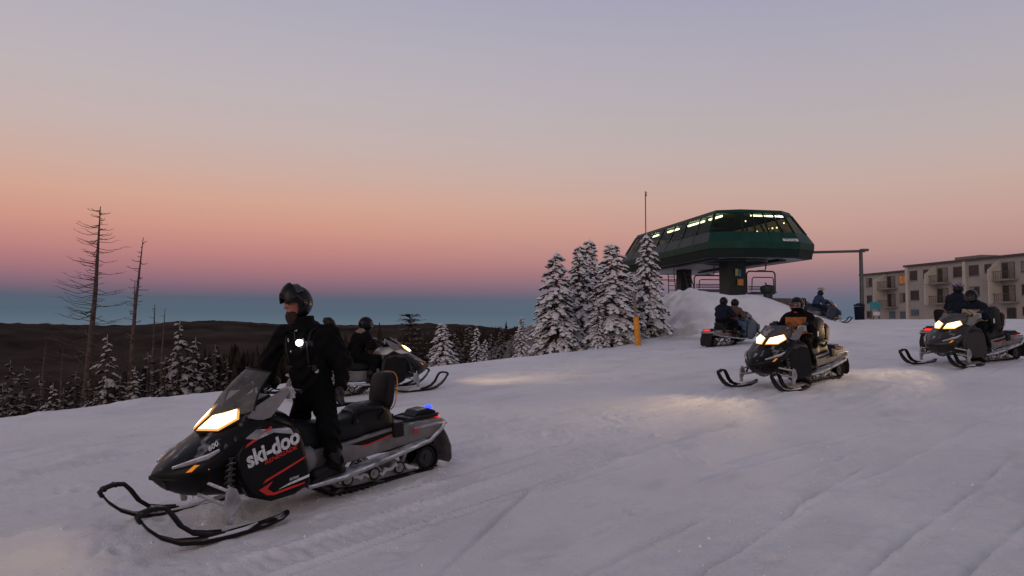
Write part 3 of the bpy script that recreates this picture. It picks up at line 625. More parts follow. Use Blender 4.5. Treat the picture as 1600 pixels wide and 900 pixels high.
# ------------------------------------------------------------------ apartment block
BQ = np.array([64., 88.]); BD = np.array([-6, 26.])/math.hypot(6, 26); BN = np.array([BD[1], -BD[0]])     # along the front, into the building
def bpt(s, d, z): return (BQ[0]+BD[0]*s+BN[0]*d, BQ[1]+BD[1]*s+BN[1]*d, z)
def bhit(X, Y):                                # enlarged picture coordinates to (distance along the front, height)
    r = ray(1340+.2334*X, 380+.2334*Y); t = (BQ@BN)/(r[:2]@BN); P = np.array([0, 0, CAM_H])+r*t
    return (P[:2]-BQ)@BD, P[2]
def apartment_block():
    root = empty('apartment_block', bpt(8, 6, 0)); o = Vector(root.location)
    def fin(mb, nm, m, parent=root, **k):
        mb.v = [tuple(Vector(p)-o) for p in mb.v]; return mb.build(nm, m, parent, **k)
    def blk(s0, s1, d0, d1, z0, z1):
        mb = MB(); v = [bpt(s, d, z) for z in (z0, z1) for s, d in ((s0, d0), (s1, d0), (s1, d1), (s0, d1))]
        return mb.add(v, [(0, 1, 2, 3), (4, 5, 6, 7), (0, 1, 5, 4), (1, 2, 6, 5), (2, 3, 7, 6), (3, 0, 4, 7)])
    sS, _ = bhit(330, 300); sE, _ = bhit(18, 300)
    zR = bhit(335, 160)[1]; zL = bhit(320, 190)[1]; z0 = .2
    fin(blk(-16, sS, 0, 11, z0, zR), 'wall', M_wall); fin(blk(sS+.01, sE, .35, 11, z0, zL), 'wall', M_wall)
    rf = fin(blk(-16.3, sS+.3, -.35, 11.3, zR+.002, zR+.28), 'roof', M_trim); fin(blk(sS+.32, sE+.3, 0, 11.3, zL+.002, zL+.26), 'roof', M_trim)
    s, z = bhit(620, 125); fin(blk(s-2.2, s+2.2, 3, 6, zR+.28, zR+1.0), 'chimney', M_slab, rf)
    for X in (335, 722):                       # pilasters
        s, _ = bhit(X, 300); fin(blk(s-.25, s+.25, -.22, .1, z0, zR-.004), 'pilaster', M_wall2)
    def win(X0, X1, Y0, Y1, m, left=False):
        s1, zt = bhit(X0, Y0); s0, zb = bhit(X1, Y1); d = .35 if left else 0
        sm = (s0+s1)/2
        w = fin(blk(s0, s1, d-.06, d+.04, zb, zt), 'window', M_wframe)
        fin(blk(s0+.08, sm-.04, d-.075, d-.055, zb+.08, zt-.08), 'pane', m, w); fin(blk(sm+.04, s1-.08, d-.075, d-.055, zb+.08, zt-.08), 'pane', M_wcurt if (int(X0) % 3 == 0 and m is M_wpane) else m, w)
        fin(blk(s0-.05, s1+.05, d-.12, d+.02, zb-.10, zb-.004), 'sill', M_slab, w)
    for a in ((45, 85, 235, 290), (265, 320, 215, 272, M_wlit), (50, 85, 350, 400), (270, 320, 335, 392), (200, 240, 458, 500, M_wblue), (272, 325, 458, 500, M_wblue), (50, 85, 455, 500)):
        win(*a[:4], a[4] if len(a) > 4 else M_wpane, True)
    for a in ((350, 400, 187, 247), (640, 705, 160, 225), (745, 812, 150, 215), (1095, 1150, 120, 190), (355, 412, 318, 380), (643, 705, 300, 360), (750, 818, 292, 350), (1100, 1155, 275, 345),
              (360, 410, 445, 482, M_wblue), (645, 705, 435, 480, M_wblue), (752, 820, 430, 480), (1105, 1160, 425, 480), (440, 475, 178, 232), (850, 898, 141, 195)):
        win(*a[:4], a[4] if len(a) > 4 else M_wpane)
    def balcony(X0, X1, Yt, Yb, XO, left=False, second=False):
        s1, zt = bhit(X0, Yt); s0, zb = bhit(X1, Yb); d = .35 if left else 0
        w = fin(blk(s0, s1, d-.05, d+.03, zb, zt), 'balcony_door', M_wframe)
        sm = (s0+s1)/2
        fin(blk(s0+.08, sm-.05, d-.07, d-.045, zb+.05, zt-.08), 'pane', M_wcurt, w); fin(blk(sm+.05, s1-.08, d-.07, d-.045, zb+.05, zt-.08), 'pane', M_wpane, w)
        sl = fin(blk(s0-.5, s1+.35, -1.45, d-.07, zb-.22, zb-.004), 'balcony', M_slab)
        fin(blk(s0-.48, s1+.32, -1.43, -1.38, zb+.95, zb+1.02), 'handrail', M_wframe, sl)
        for k in range(9):
            s = s0-.46+(s1+.3-s0+.46)*k/8; fin(blk(s-.025, s+.025, -1.42, -1.39, zb, zb+.95), 'baluster', M_wframe, sl)
        # slanted cheek wall on the far side
        v = [bpt(s1+.37, d-.002, zb-.22), bpt(s1+.37, -1.95, zb-.22), bpt(s1+.37, -1.95, zb+1.25), bpt(s1+.37, d-.002, zt+.45)]
        if second: v[2] = bpt(s1+.37, -1.95, zb+2.6); v[3] = bpt(s1+.37, d-.002, zb+2.6)
        mb = MB(); mb.plate(v, .16); fin(mb, 'cheek_wall', M_wall2)
    balcony(535, 605, 168, 262, 450); balcony(535, 610, 305, 400, 450, second=True)
    balcony(965, 1055, 130, 238, 865); balcony(972, 1060, 283, 390, 870, second=True)
    balcony(185, 240, 222, 300, 110, True); balcony(188, 242, 340, 425, 112, True, True)
    s, z = bhit(1040, 468); win(1000, 1065, 432, 505, M_wpane); win(540, 610, 440, 505, M_wpane)
    tag(root, 'beige flat roofed apartment block with balconies and slanted cheek walls', 'building')
apartment_block()

# ------------------------------------------------------------------ trees
def spruce_meshes(H, R, seed, snow=.9, bare=.05, fine=1.0, ragged=.2, lump=1.0):
    rd = random.Random(seed); W = MB(); C = MB(); sk = (.75+.25*R)*lump
    W.tube([(0, 0, -.6), (rd.gauss(0, .03), 0, H*.4), (rd.gauss(0, .03), 0, H*.97)], [R*.085, R*.06, .012], 7)
    n = int(150*fine); ang = rd.uniform(0, 6)
    for k in range(n):
        f = bare+(1-bare)*(1-(1-(k+rd.random())/n)**.85)*.985; z = H*f; ang += 2.4+rd.gauss(0, .35)
        L = (R*(1-f)**.78+.05)*rd.uniform(1-2*ragged, 1+ragged); a = ang; ca, sa = math.cos(a), math.sin(a); dr = rd.uniform(.45, .85)*(1.15-.55*f); up = rd.uniform(.05, .22)+.3*f
        def bp(t): return Vector((ca*L*t, sa*L*t, z+L*(up*t-dr*t*t)))
        W.tube([bp(0), bp(.5), bp(.95)], [.022*R, .014*R, .004], 3)
        ns = max(2, int(L/(.20*sk)))
        for i in range(ns):
            t = .25+.80*(i+.6)/ns; p = bp(t); tg = (bp(t+.05)-bp(t)).normalized()
            for sgn in (-1, 0, 1):
                ln = (L*.26*(1.2-t)+.13)*rd.uniform(.7, 1.3) if sgn else .26*sk*rd.uniform(.8, 1.2)
                da = a+sgn*rd.uniform(.5, 1.1); d = (Vector((math.cos(da), math.sin(da), -rd.uniform(.25, .75)))+tg*.3).normalized(); sd = Vector((-math.sin(da), math.cos(da), 0)); wd_ = rd.uniform(.05, .085)*sk
                nu = sd.cross(d); nu = nu if nu.z > 0 else -nu
                q = p+d*ln; m_ = p+d*ln*.55; dn = -nu*.06*sk
                C.add([p, m_+sd*wd_, q, m_-sd*wd_, m_+dn*1.6], [(0, 1, 4), (1, 2, 4), (2, 3, 4), (3, 0, 4)], 0)
                for e in range(2):                       # ragged needle tufts hanging below the shoot
                    b0 = p+d*ln*rd.uniform(.3, .9); hang = Vector((rd.gauss(0, .04), rd.gauss(0, .04), -rd.uniform(.08, .17)*sk)); C.add([b0-sd*.03*sk, b0+sd*.03*sk, b0+hang+d*.05], [(0, 1, 2)], 0)
                if rd.random() < snow:
                    hg = rd.uniform(.03, .07)*sk; c = p+d*ln*rd.uniform(.5, .62)+nu*hg*.25; lw = wd_*rd.uniform(1.1, 1.9); ll = ln*rd.uniform(.5, .72)
                    ring = [c+d*ll*math.cos(b)*rd.uniform(.75, 1.2)+sd*lw*math.sin(b)*rd.uniform(.75, 1.2)-nu*hg*rd.uniform(0, .5) for b in np.linspace(0, 6.283, 8)[:-1]]
                    C.add(ring+[c+nu*hg+d*ll*rd.uniform(-.3, .3), c-nu*hg*.5], [(j, (j+1) % 7, 7) for j in range(7)]+[((j+1) % 7, j, 8) for j in range(7)], 1)
    C.tube([(0, 0, H*.93), (rd.gauss(0, .02), 0, H*1.0)], [.05*sk, .015], 5, 1)
    return W, C
TREES = {}
def tree_obj(name, key, H, label, group, px, top, dep, sc_xy=1, rot=0, lean=0):
    W, C = TREES[key]; p = at(px, top, dep); zt = p[2]; base = gz(p[0], p[1])
    root = empty(name, (p[0], p[1], base), rot); k = max(zt-base, .5)/H; root.scale = (k*sc_xy, k*sc_xy, k); root.rotation_euler.x = lean
    link('trunk', W, root); link('crown', C, root); tag(root, label, 'tree', group); return root
def defsp(key, H, R, seed, snow, mats=(None, None), **k):
    W, C = spruce_meshes(H, R, seed, snow, **k); TREES[key] = (W.mesh('trunk', M_bark), C.mesh('crown', [mats[0] or M_needle, mats[1] or M_rime], smooth=60))
for i in range(4): defsp('full%d' % i, 6.0, 1.6, 20+i, .92)
for i in range(3): defsp('slim%d' % i, 6.0, 1.25, 40+i, .88, fine=.62, ragged=.35)
for i in range(3): defsp('thin%d' % i, 6.0, 1.3, 60+i, .7, (M_needledk, M_rimegrey), fine=.5, ragged=.4)
for i in range(4): defsp('wisp%d' % i, 6.0, 1.45, 80+i, .8, (M_needledk, M_hoar), fine=.55, ragged=.45, lump=.55)
for i in range(3): defsp('dull%d' % i, 6.0, 1.3, 90+i, .55, (M_needledk, M_rimegrey), fine=.36, ragged=.5, lump=.55)
# the clump beside the terminal
G1 = 'snowy spruces beside the lift terminal'
tree_obj('spruce_tree', 'full0', 6, 'tall snow laden spruce at the outer left of the clump by the terminal', G1, 869, 392, 27.5, 1.0, .3)
tree_obj('spruce_tree', 'full1', 6, 'snowy spruce with the highest spire in the clump by the terminal', G1, 921, 373, 31, .86, 1.3)
tree_obj('spruce_tree', 'full2', 6, 'snowy spruce crowding against the highest spire of the clump', G1, 905, 382, 29.5, .86, 2.2)
tree_obj('spruce_tree', 'full3', 6, 'broad snow laden spruce standing just behind the padded post', G1, 956, 380, 27.0, 1.16, 4.0)
tree_obj('spruce_tree', 'full0', 6, 'snowy spruce whose tip stands against the terminal shell', G1, 1011, 364, 29.5, .84, 3.3)
tree_obj('spruce_tree', 'slim0', 6, 'slim snowy spruce half hidden at the clump edge', G1, 843, 462, 30, .8, 1)
tree_obj('spruce_tree', 'slim1', 6, 'small snowy spruce standing alone left of the clump', G1, 815, 494, 24.5, 1.0, 2)
tree_obj('spruce_tree', 'slim2', 6, 'low snowy spruce tucked under the broad spruce', G1, 935, 470, 26.2, 1.3, 2.7)
tree_obj('spruce_tree', 'slim0', 6, 'low dark spruce filling the gap below the terminal end', G1, 985, 455, 28.2, 1.35, 5)
tree_obj('spruce_tree', 'full2', 6, 'snowy spruce filling the gap behind the outer left tree of the clump', G1, 889, 428, 31.5, 1.25, .9)
tree_obj('spruce_tree', 'full3', 6, 'snowy spruce filling the gap behind the padded post', G1, 984, 424, 31.5, 1.2, 1.9)
tree_obj('spruce_tree', 'full1', 6, 'snowy spruce deep behind the twin spires of the clump', G1, 935, 415, 33, 1.2, 2.9)
# between the second sled and the clump
G2 = 'spruces beyond the brow of the slope'
tree_obj('spruce_tree', 'full1', 6, 'pale frosted spruce just beyond the tips of the white hooded sled', G2, 691, 504, 23.5, 1.25, .5)
for px, top, dep, k, s_ in ((731, 506, 30, 'thin0', .95), (745, 511, 29, 'slim1', .8), (783, 509, 31, 'thin1', 1.0), (768, 522, 28, 'thin2', 1.1), (712, 520, 27, 'thin1', 1.1), (800, 522, 29, 'thin0', .9), (758, 530, 26, 'slim2', 1.0)):
    lab = {745: 'pale narrow spruce in the middle of the grey frosted row', 758: 'short pale spruce in front of the grey frosted row', 800: 'grey spruce at the end of the row next to the small lone snowy spruce', 712: 'grey spruce at the end of the row next to the broad pale spruce'}.get(px, 'grey frosted spruce in the row between broad pale spruce and clump')
    tree_obj('spruce_tree', k, 6, lab, G2, px, top, dep, s_, px*.1)

def flat_pine():
    rd = random.Random(9); W = MB(); C = MB(); H = 5; R = 1.35
    W.tube([(0, 0, -.5), (.03, 0, 2.5), (0, 0, H*.98)], [.14, .09, .03], 8)
    for lv in range(13):
        z = H*(.30+.70*lv/12.5); L0 = R*(1.0-.55*(lv/12)**1.5)*rd.uniform(.8, 1.1)
        for k in range(7):
            a = 6.283*k/7+rd.gauss(0, .3)+lv; L = L0*rd.uniform(.6, 1.15); ca, sa = math.cos(a), math.sin(a)
            W.tube([(0, 0, z-.12), (ca*L*.5, sa*L*.5, z-.03), (ca*L, sa*L, z+.05)], [.03, .02, .008], 4)
            for i in range(16):
                t = rd.uniform(.3, 1.05); c = Vector((ca*L*t+rd.gauss(0, .13), sa*L*t+rd.gauss(0, .13), z+.03+rd.gauss(0, .035)))
                for j in range(3):
                    b = rd.uniform(0, 6.28); d = Vector((math.cos(b), math.sin(b), rd.uniform(-.1, .35)))*rd.uniform(.10, .18); e = Vector((-d.y, d.x, 0))*.28
                    C.add([c, c+d*.6+e, c+d, c+d*.6-e], [(0, 1, 2, 3)], 0)
                if rd.random() < .3: 
                    r = [c+Vector((math.cos(b)*.10, math.sin(b)*.07, .02)) for b in np.linspace(0, 6.283, 6)[:-1]]; C.add(r+[c+Vector((0, 0, .06))], [(j, (j+1) % 5, 5) for j in range(5)], 1)
    TREES['pine'] = (W.mesh('trunk', M_bark), C.mesh('crown', [M_needle, M_rimegrey]))
flat_pine()
tree_obj('pine_tree', 'pine', 5, 'dark pine with flat layered boughs behind the white hooded sled', None, 641, 490, 27, 1.0, .4)

def snag_meshes(H, r, seed, nb, L0, lo=.25):
    rd = random.Random(seed); W = MB(); C = MB()
    W.tube([(0, 0, -1), (rd.gauss(0, .05), 0, H*.35), (rd.gauss(0, .10), rd.gauss(0, .05), H*.7), (0, 0, H)], [r*1.15, r*.85, r*.5, r*.10], 9)
    for k in range(nb):
        f = lo+(1-lo)*(k+rd.random())/nb*.985; a = rd.uniform(0, 6.283); L = L0*rd.uniform(.3, 1.15)*(.32+.68*math.sin(min(1, (1-f)*1.7+.08)*1.57)); z = H*f
        ca, sa = math.cos(a), math.sin(a); dz = rd.uniform(-.12, .22)
        pts = [(0, 0, z), (ca*L*.4, sa*L*.4, z+L*(dz-.08)), (ca*L*.75+rd.gauss(0, .04), sa*L*.75, z+L*dz*.7-.02), (ca*L, sa*L+rd.gauss(0, .06), z+L*(dz+.10))]
        C.tube(pts, [.030, .022, .015, .006], 4)
        for j in range(rd.randint(1, 5)):
            t = rd.uniform(.35, .95); p = Vector(pts[1]).lerp(Vector(pts[3]), t); q = a+rd.choice((-1, 1))*rd.uniform(.5, 1.2); l = L*rd.uniform(.12, .32)
            C.tube([p, p+Vector((math.cos(q)*l, math.sin(q)*l, rd.uniform(-.05, .25)*l))], [.011, .004], 3)
    return W.mesh('trunk', M_deadwood), C.mesh('branches', M_deadwood)
def snag(px, top, dep, r, seed, nb, L0, label, lean=0, lo=.3):
    p = at(px, top, dep); base = gz(p[0], p[1]); H = p[2]-base
    W, C = snag_meshes(H, r, seed, nb, L0, lo); root = empty('dead_tree', (p[0]-lean*H, p[1], base)); root.rotation_euler.y = math.atan(lean)
    link('trunk', W, root); link('branches', C, root); tag(root, label, 'tree', 'bare dead trees beyond the slope')
snag(157, 322, 46, .26, 1, 190, 2.4, 'tallest bare dead spruce with rows of thin branches', .055, .22)
snag(224, 370, 42, .19, 2, 44, 1.15, 'leaning pale dead tree with a few twigs at the top', .075, .2)
snag(211, 440, 44, .19, 3, 30, .8, 'shorter broken dead trunk close beside the leaning pale one', .03, .25)
snag(242, 475, 46, .17, 4, 22, .9, 'thin dead trunk right of the leaning pale tree', .02)
snag(258, 482, 47, .15, 5, 14, .6, 'slender dead pole next to the tall frosted spruce', .01)
snag(72, 533, 52, .2, 6, 8, .6, 'short bare stub trunk among the dark trees at the far left', 0)
snag(98, 543, 50, .17, 7, 10, .6, 'short bare stub trunk left of the tallest dead spruce', .02)
snag(158, 528, 48, .16, 8, 14, .7, 'short bare stub trunk right behind the tallest dead spruce', .02)
G3 = 'frosted spruces below the slope'
for px, top, dep, k, s_, lab in ((168, 522, 41, 'wisp1', .75, 'narrow frosted spruce beside the tallest dead spruce'), (211, 572, 34, 'wisp2', 1.0, 'small white frosted spruce at the foot of the leaning dead tree'),
        (281, 499, 40, 'wisp3', .85, 'tallest frosted spruce below the slope with a pale narrow tip'), (306, 527, 41, 'wisp0', .9, 'frosted spruce next to the tallest frosted one'),
        (232, 550, 38, 'dull0', 1.0, 'grey spruce between the dead trunks and the tallest frosted spruce'), (83, 598, 34, 'wisp1', .8, 'small white spruce near the far left of the slope edge')):
    tree_obj('spruce_tree', k, 6, lab, G3, px, top, dep, s_, px*.07)
for px, top, dep, k, s_ in ((337, 538, 44, 'dull1', 1.0), (258, 556, 39, 'dull2', 1.0), (16, 562, 40, 'dull0', 1.0), (38, 572, 44, 'dull1', 1.0), (62, 585, 38, 'dull2', 1.0), (118, 580, 42, 'dull0', 1.0), (140, 592, 36, 'dull1', .9),
        (-12, 575, 36, 'dull2', 1), (188, 586, 38, 'dull2', 1.0), (355, 560, 40, 'dull0', 1.0), (320, 566, 36, 'dull2', 1.1), (5, 600, 33, 'dull1', 1.0), (100, 606, 35, 'dull0', 1.0), (270, 580, 33, 'dull1', .9), (385, 572, 38, 'dull2', 1.0), (152, 608, 33, 'dull0', .8)):
    tree_obj('spruce_tree', k, 6, 'dull thinly frosted spruce in the dark thicket below the slope', 'dull spruces of the thicket', px, top, dep, s_, px*.11)

def forest():
    rd = random.Random(77); kinds = []
    for s in range(6):
        V = []; Fc = []; n = 7; 
        for lv in range(5):
            z0 = .12+.17*lv; z1 = z0+.30; r0 = .19*(1-lv/5.4); b = len(V); ph = rd.uniform(0, 6)
            for i in range(n): a = ph+6.283*i/n; rr = r0*rd.uniform(.6, 1.25); V.append((rr*math.cos(a), rr*math.sin(a), z0-rd.uniform(0, .05)))
            V.append((rd.gauss(0, .006), rd.gauss(0, .006), min(z1, 1.02)))
            Fc += [(b+i, b+(i+1) % n, b+n) for i in range(n)]
        kinds.append((np.array(V), np.array(Fc)))
    VV = []; FF = []; nb = 0; cnt = 0
    P = np.random.default_rng(11); az = P.uniform(-48, 16, 14000); rr = 62+300*P.random(14000)**1.2
    X = np.sin(np.radians(az))*rr; Y = np.cos(np.radians(az))*rr; D = crest_d(X, Y); Z = H0(X, Y)
    for x, y, d, z in zip(X, Y, D, Z):
        if d < 12: continue
        v, f = kinds[cnt % 6]; h = rd.uniform(3.5, 8.5); t = rd.uniform(0, 6.28); lim = 1.86-(536-505)/1100*y+rd.gauss(0, .6)*y/60     # crowns stay under the ridge line seen beyond
        h = min(h, max(2.2, lim-z)); w = h*rd.uniform(.8, 1.3)
        c, s = math.cos(t), math.sin(t); q = np.stack([(v[:, 0]*c-v[:, 1]*s)*w+x, (v[:, 0]*s+v[:, 1]*c)*w+y, v[:, 2]*h+z-.3], 1)
        VV.append(q); FF.append(f+nb); nb += len(v); cnt += 1
    tag(link('forest', fast_mesh('forest', np.concatenate(VV), np.concatenate(FF), M_needledk, smooth=False)), 'dark spruce forest filling the valley below the slope', 'forest', kind='stuff')
forest()
# ------------------------------------------------------------------ snowmobile (x forward, y left, z up; origin on the snow under mid-tunnel)
PARTS = []                                     # (name, mesh, role, parent index or None, bevel)
def part(mb, name, m, role=None, parent=None, smooth=None, bevel=0):
    PARTS.append((name, mb.mesh(name, m, smooth) if isinstance(mb, MB) else mb, role, parent, bevel)); return len(PARTS)-1
def mirror(half): return half+[(x, -y, z) for x, y, z in half[::-1]]
def xring(x, pts):                             # pts: (y,z) from top centre round the left to bottom centre
    l = [(x, y, z) for y, z in pts]; return l+[(x, -y, z) for y, z in pts[-2:0:-1]]
def subdiv_rings(rs, k=3):                     # Catmull-Rom between hand-set sections, and round each section
    A = np.array(rs); n = len(A)
    def cr(P, closed):
        out = []; m = len(P)
        for i in range(m if closed else m-1):
            p0 = P[i-1] if closed or i else P[0]; p1 = P[i]; p2 = P[(i+1) % m]; p3 = P[(i+2) % m] if closed else P[min(i+2, m-1)]
            for j in range(k):
                t = j/k; out.append(.5*((2*p1)+(p2-p0)*t+(2*p0-5*p1+4*p2-p3)*t*t+(3*p1-p0-3*p2+p3)*t**3))
        if not closed: out.append(P[-1])
        return np.array(out)
    B = np.stack([cr(a, True) for a in A]); C = cr(B.reshape(n, -1), False).reshape(-1, B.shape[1], 3)
    return [[tuple(p) for p in r] for r in C]
def rrect(cx, cy, hx, hy, r, n=4):
    o = []
    for sx_, sy_, a0 in ((1, 1, 0), (-1, 1, 90), (-1, -1, 180), (1, -1, 270)):
        for k in range(n+1): a = R_(a0+90*k/n); o.append((cx+sx_*(hx-r)+r*math.cos(a), cy+sy_*(hy-r)+r*math.sin(a)))
    return o

def PY(x): return .469-.14*(x-.18)              # the side panels toe in towards the nose
def make_sled_parts():
    # hood and nose
    S = [xring(1.265, [(0, .515), (.035, .512), (.055, .49), (.045, .465), (.02, .45), (0, .45)]),
         xring(1.20, [(0, .57), (.10, .56), (.16, .515), (.15, .455), (.08, .39), (0, .385)]),
         xring(1.08, [(0, .655), (.15, .635), (.28, .555), (.27, .455), (.15, .33), (0, .315)]),
         xring(.93, [(0, .745), (.19, .725), (.37, .62), (.355, .49), (.19, .30), (0, .275)]),
         xring(.76, [(0, .84), (.23, .82), (.40, .715), (.335, .53), (.21, .28), (0, .25)]),
         xring(.58, [(0, .93), (.27, .905), (.405, .80), (.335, .54), (.22, .24), (0, .22)]),
         xring(.36, [(0, .95), (.25, .935), (.385, .83), (.34, .55), (.22, .22), (0, .21)]),
         xring(.18, [(0, .86), (.18, .855), (.30, .77), (.30, .5), (.21, .22), (0, .21)])]
    mb = MB(); mb.rings(subdiv_rings(S, 3)); hood = part(mb, 'hood', M_gloss, 'hood', smooth=38)
    mb = MB(); mb.add([(1.30, 0, .50), (1.24, .13, .485), (1.15, .215, .475), (1.15, .215, .455), (1.24, .12, .455), (1.30, 0, .465), (1.24, -.13, .485), (1.15, -.215, .475), (1.15, -.215, .455), (1.24, -.12, .455)],
                      [(0, 1, 4, 5), (1, 2, 3, 4), (0, 5, 9, 6), (6, 9, 8, 7), (0, 6, 7, 2, 1), (5, 4, 3, 8, 9)]); part(mb, 'front_bumper', M_black, parent=hood, bevel=.008)
    for s in (1, -1):
        mb = MB(); mb.plate([(1.10, s*.283, .528), (.945, s*.374, .535), (.95, s*.370, .575), (1.04, s*.312, .582)][::s], .02); part(mb, 'turn_reflector', M_amber, parent=hood)
        # brow ridge over reflector, snow caught on it
        mb = MB(); mb.tube([(1.17, s*.19, .565), (1.07, s*.285, .600), (.95, s*.355, .635), (.86, s*.385, .68)], [.012, .02, .022, .012], 6); part(mb, 'brow_ridge', M_frost, parent=hood, smooth=50)
        # headlight
        a, b, c, d, e = (.915, s*.025, .800), (.775, s*.03, .905), (.615, s*.235, .965), (.655, s*.305, .885), (.80, s*.215, .800)
        mb = MB(); mb.plate([a, e, d, c, b][::-s], -.0); mb = MB()
        P5 = [Vector(p) for p in (a, b, c, d, e)]; ce = sum(P5, Vector())/5; nrm = (P5[1]-P5[0]).cross(P5[4]-P5[0]).normalized(); nrm = nrm if nrm.z > 0 else -nrm
        outr = [p+nrm*.012 for p in P5]; inn = [p+(ce-p)*.11+nrm*.026 for p in P5]; bk = [p-nrm*.06 for p in P5]
        mb.add(bk+outr, [(i, (i+1) % 5, (i+1) % 5+5, i+5) for i in range(5)]); mb.add(outr+inn, [(i, (i+1) % 5, (i+1) % 5+5, i+5) for i in range(5)], 1); hl = part(mb, 'headlight', [M_headedge, M_lampglow])
        cor = [p+(ce-p)*.40+nrm*.032 for p in P5]; mb = MB(); mb.add(inn+cor, [(i, (i+1) % 5, (i+1) % 5+5, i+5) for i in range(5)]); part(mb, 'lens', M_lamplens, parent=hl, smooth=60); mb = MB(); mb.add(cor+[ce+nrm*.036], [(i, (i+1) % 5, 5) for i in range(5)]); part(mb, 'bulb', M_head, parent=hl, smooth=60)
    # side panels
    out = [(.735, .62), (.66, .755), (.56, .835), (.42, .875), (.24, .785), (.17, .66), (.13, .45), (.10, .255), (.25, .185), (.45, .165), (.63, .235), (.72, .42)]
    cx, cz = .40, .50
    for s in (1, -1):
        mb = MB(); r0 = [(x, s*.30, z) for x, z in out]; r1 = [(x, s*(PY(x)-.037-(.03 if z > .8 else 0)), z) for x, z in out]; r2 = [(cx+(x-cx)*.90, s*(PY(cx+(x-cx)*.9)-.006), cz+(z-cz)*.90) for x, z in out]
        mb.rings([r0, r1, r2], caps=False); mb.add(r2, [tuple(range(12))]); sp = part(mb, 'side_panel', M_gloss, 'panel', smooth=28, bevel=.006)
        mb = MB(); mb.plate([(x, s*(PY(x)-o_), z) for x, z, o_ in ((.655, .735, .012), (.55, .80, .02), (.42, .835, .03), (.27, .765, .015), (.25, .715, -.001), (.42, .755, -.001), (.56, .715, -.001))][::s], .012); part(mb, 'panel_cap', M_frost, 'cap', parent=sp)
        mb = MB(); mb.tube([(.20, s*.40, .74), (.155, s*.42, .6), (.12, s*.42, .40), (.11, s*.40, .27)], .014, 6); part(mb, 'panel_edge', M_dkmetal, parent=sp)
        if s == 1: global LEFT_PANEL; LEFT_PANEL = sp
    # hood vents and nose grille
    for s in (1, -1):
        for k in range(3): mb = MB(); x = .50-.055*k; mb.plate([(x, s*.10, .951), (x-.035, s*.10, .953), (x-.045, s*.22, .938), (x-.01, s*.22, .934)][::s], -.006); part(mb, 'hood_vent', M_black, parent=hood)
    for k in range(4): mb = MB(); z = .375+.022*k; mb.box((1.175-.02*k*0+.012*k, 0, z), (.03, .20+.03*k, .008)); part(mb, 'nose_grille_bar', M_dkmetal, parent=hood)
    # windshield
    g = []; nu, nv = 15, 9
    for j in range(nv):
        v = j/(nv-1); row = []
        for i in range(nu):
            u = -1+2*i/(nu-1); w = (.335-.05*v-.05*v*v) * (1-.06*math.cos(u*3)*v); top = 1.285-.035*u*u
            x0 = .80-.26*u*u; z0 = .885+.065*u*u; x1 = .435-.10*u*u
            row.append((x0+(x1-x0)*v-.035*math.sin(v*3.14)*(-1), u*w, z0+(top-z0)*(v**.93)))
        g.append(row)
    mb = MB(); vs = [p for r in g for p in r]; mb.add(vs, [(j*nu+i, j*nu+i+1, (j+1)*nu+i+1, (j+1)*nu+i) for j in range(nv-1) for i in range(nu-1)])
    ws = part(mb, 'windshield', M_ws, 'windshield', smooth=80)
    mb = MB(); mb.tube([r[0] for r in g]+g[-1][1:-1]+[r[-1] for r in g[::-1]], .0075, 6); part(mb, 'windshield_trim', M_black, parent=ws)
    mb = MB(); mb.plate([(.60, .12, 1.02), (.44, .20, 1.075), (.36, .22, 1.06), (.52, .16, .985)], .012); part(mb, 'instrument_pod', M_frost, parent=ws)
    mb = MB(); mb.box((.42, 0, .985), (.22, .34, .07), Matrix.Rotation(.35, 3, 'Y')); part(mb, 'dashboard', M_black, bevel=.02)
    # frosted side deflectors
    for s in (1, -1):
        mb = MB(); q = [(.60, s*.34, .90), (.50, s*.375, .865), (.42, s*.40, .885), (.33, s*.405, .98), (.25, s*.40, 1.065), (.22, s*.395, 1.11), (.30, s*.375, 1.10), (.40, s*.35, 1.05), (.52, s*.33, .985)]
        mb.plate(q[::s], .014); part(mb, 'side_deflector', M_wsfrost)
    # handlebar
    mb = MB(); mb.tube([(.40, 0, .90), (.26, 0, 1.03)], .032, 10); mb.tube([(.13, .37, 1.065), (.16, .25, 1.07), (.24, .11, 1.05), (.25, 0, 1.045), (.24, -.11, 1.05), (.16, -.25, 1.07), (.13, -.37, 1.065)], .0135, 8); hb = part(mb, 'handlebar', M_dkmetal, smooth=50)
    for s in (1, -1):
        mb = MB(); mb.tube([(.128, s*.385, 1.065), (.152, s*.255, 1.07)], .019, 10); part(mb, 'grip', M_rubber, parent=hb)
        mb = MB(); mb.tube([(.20, s*.24, 1.075), (.21, s*.33, 1.07), (.19, s*.40, 1.065)], .009, 6); part(mb, 'lever', M_alu, parent=hb)
        mb = MB(); mb.tube([(.155, s*.25, 1.08), (.215, s*.235, 1.085)], .024, 8); part(mb, 'switch_housing', M_black, parent=hb)
        mb = MB(); c = [(.225, s*.43, 1.11), (.255, s*.38, 1.125), (.28, s*.30, 1.11), (.28, s*.28, 1.05), (.25, s*.36, 1.01), (.215, s*.43, 1.02)]; mb.plate(c[::s], .018); part(mb, 'hand_guard', M_frost, parent=hb, bevel=.006)
    for s in (1, -1):
        mb = MB(); mb.tube([(.19, s*.22, 1.07), (.30, s*.20, 1.10), (.40, s*.16, 1.04), (.46, s*.12, .95)], .007, 6); part(mb, 'cable', M_black, parent=hb, smooth=60)
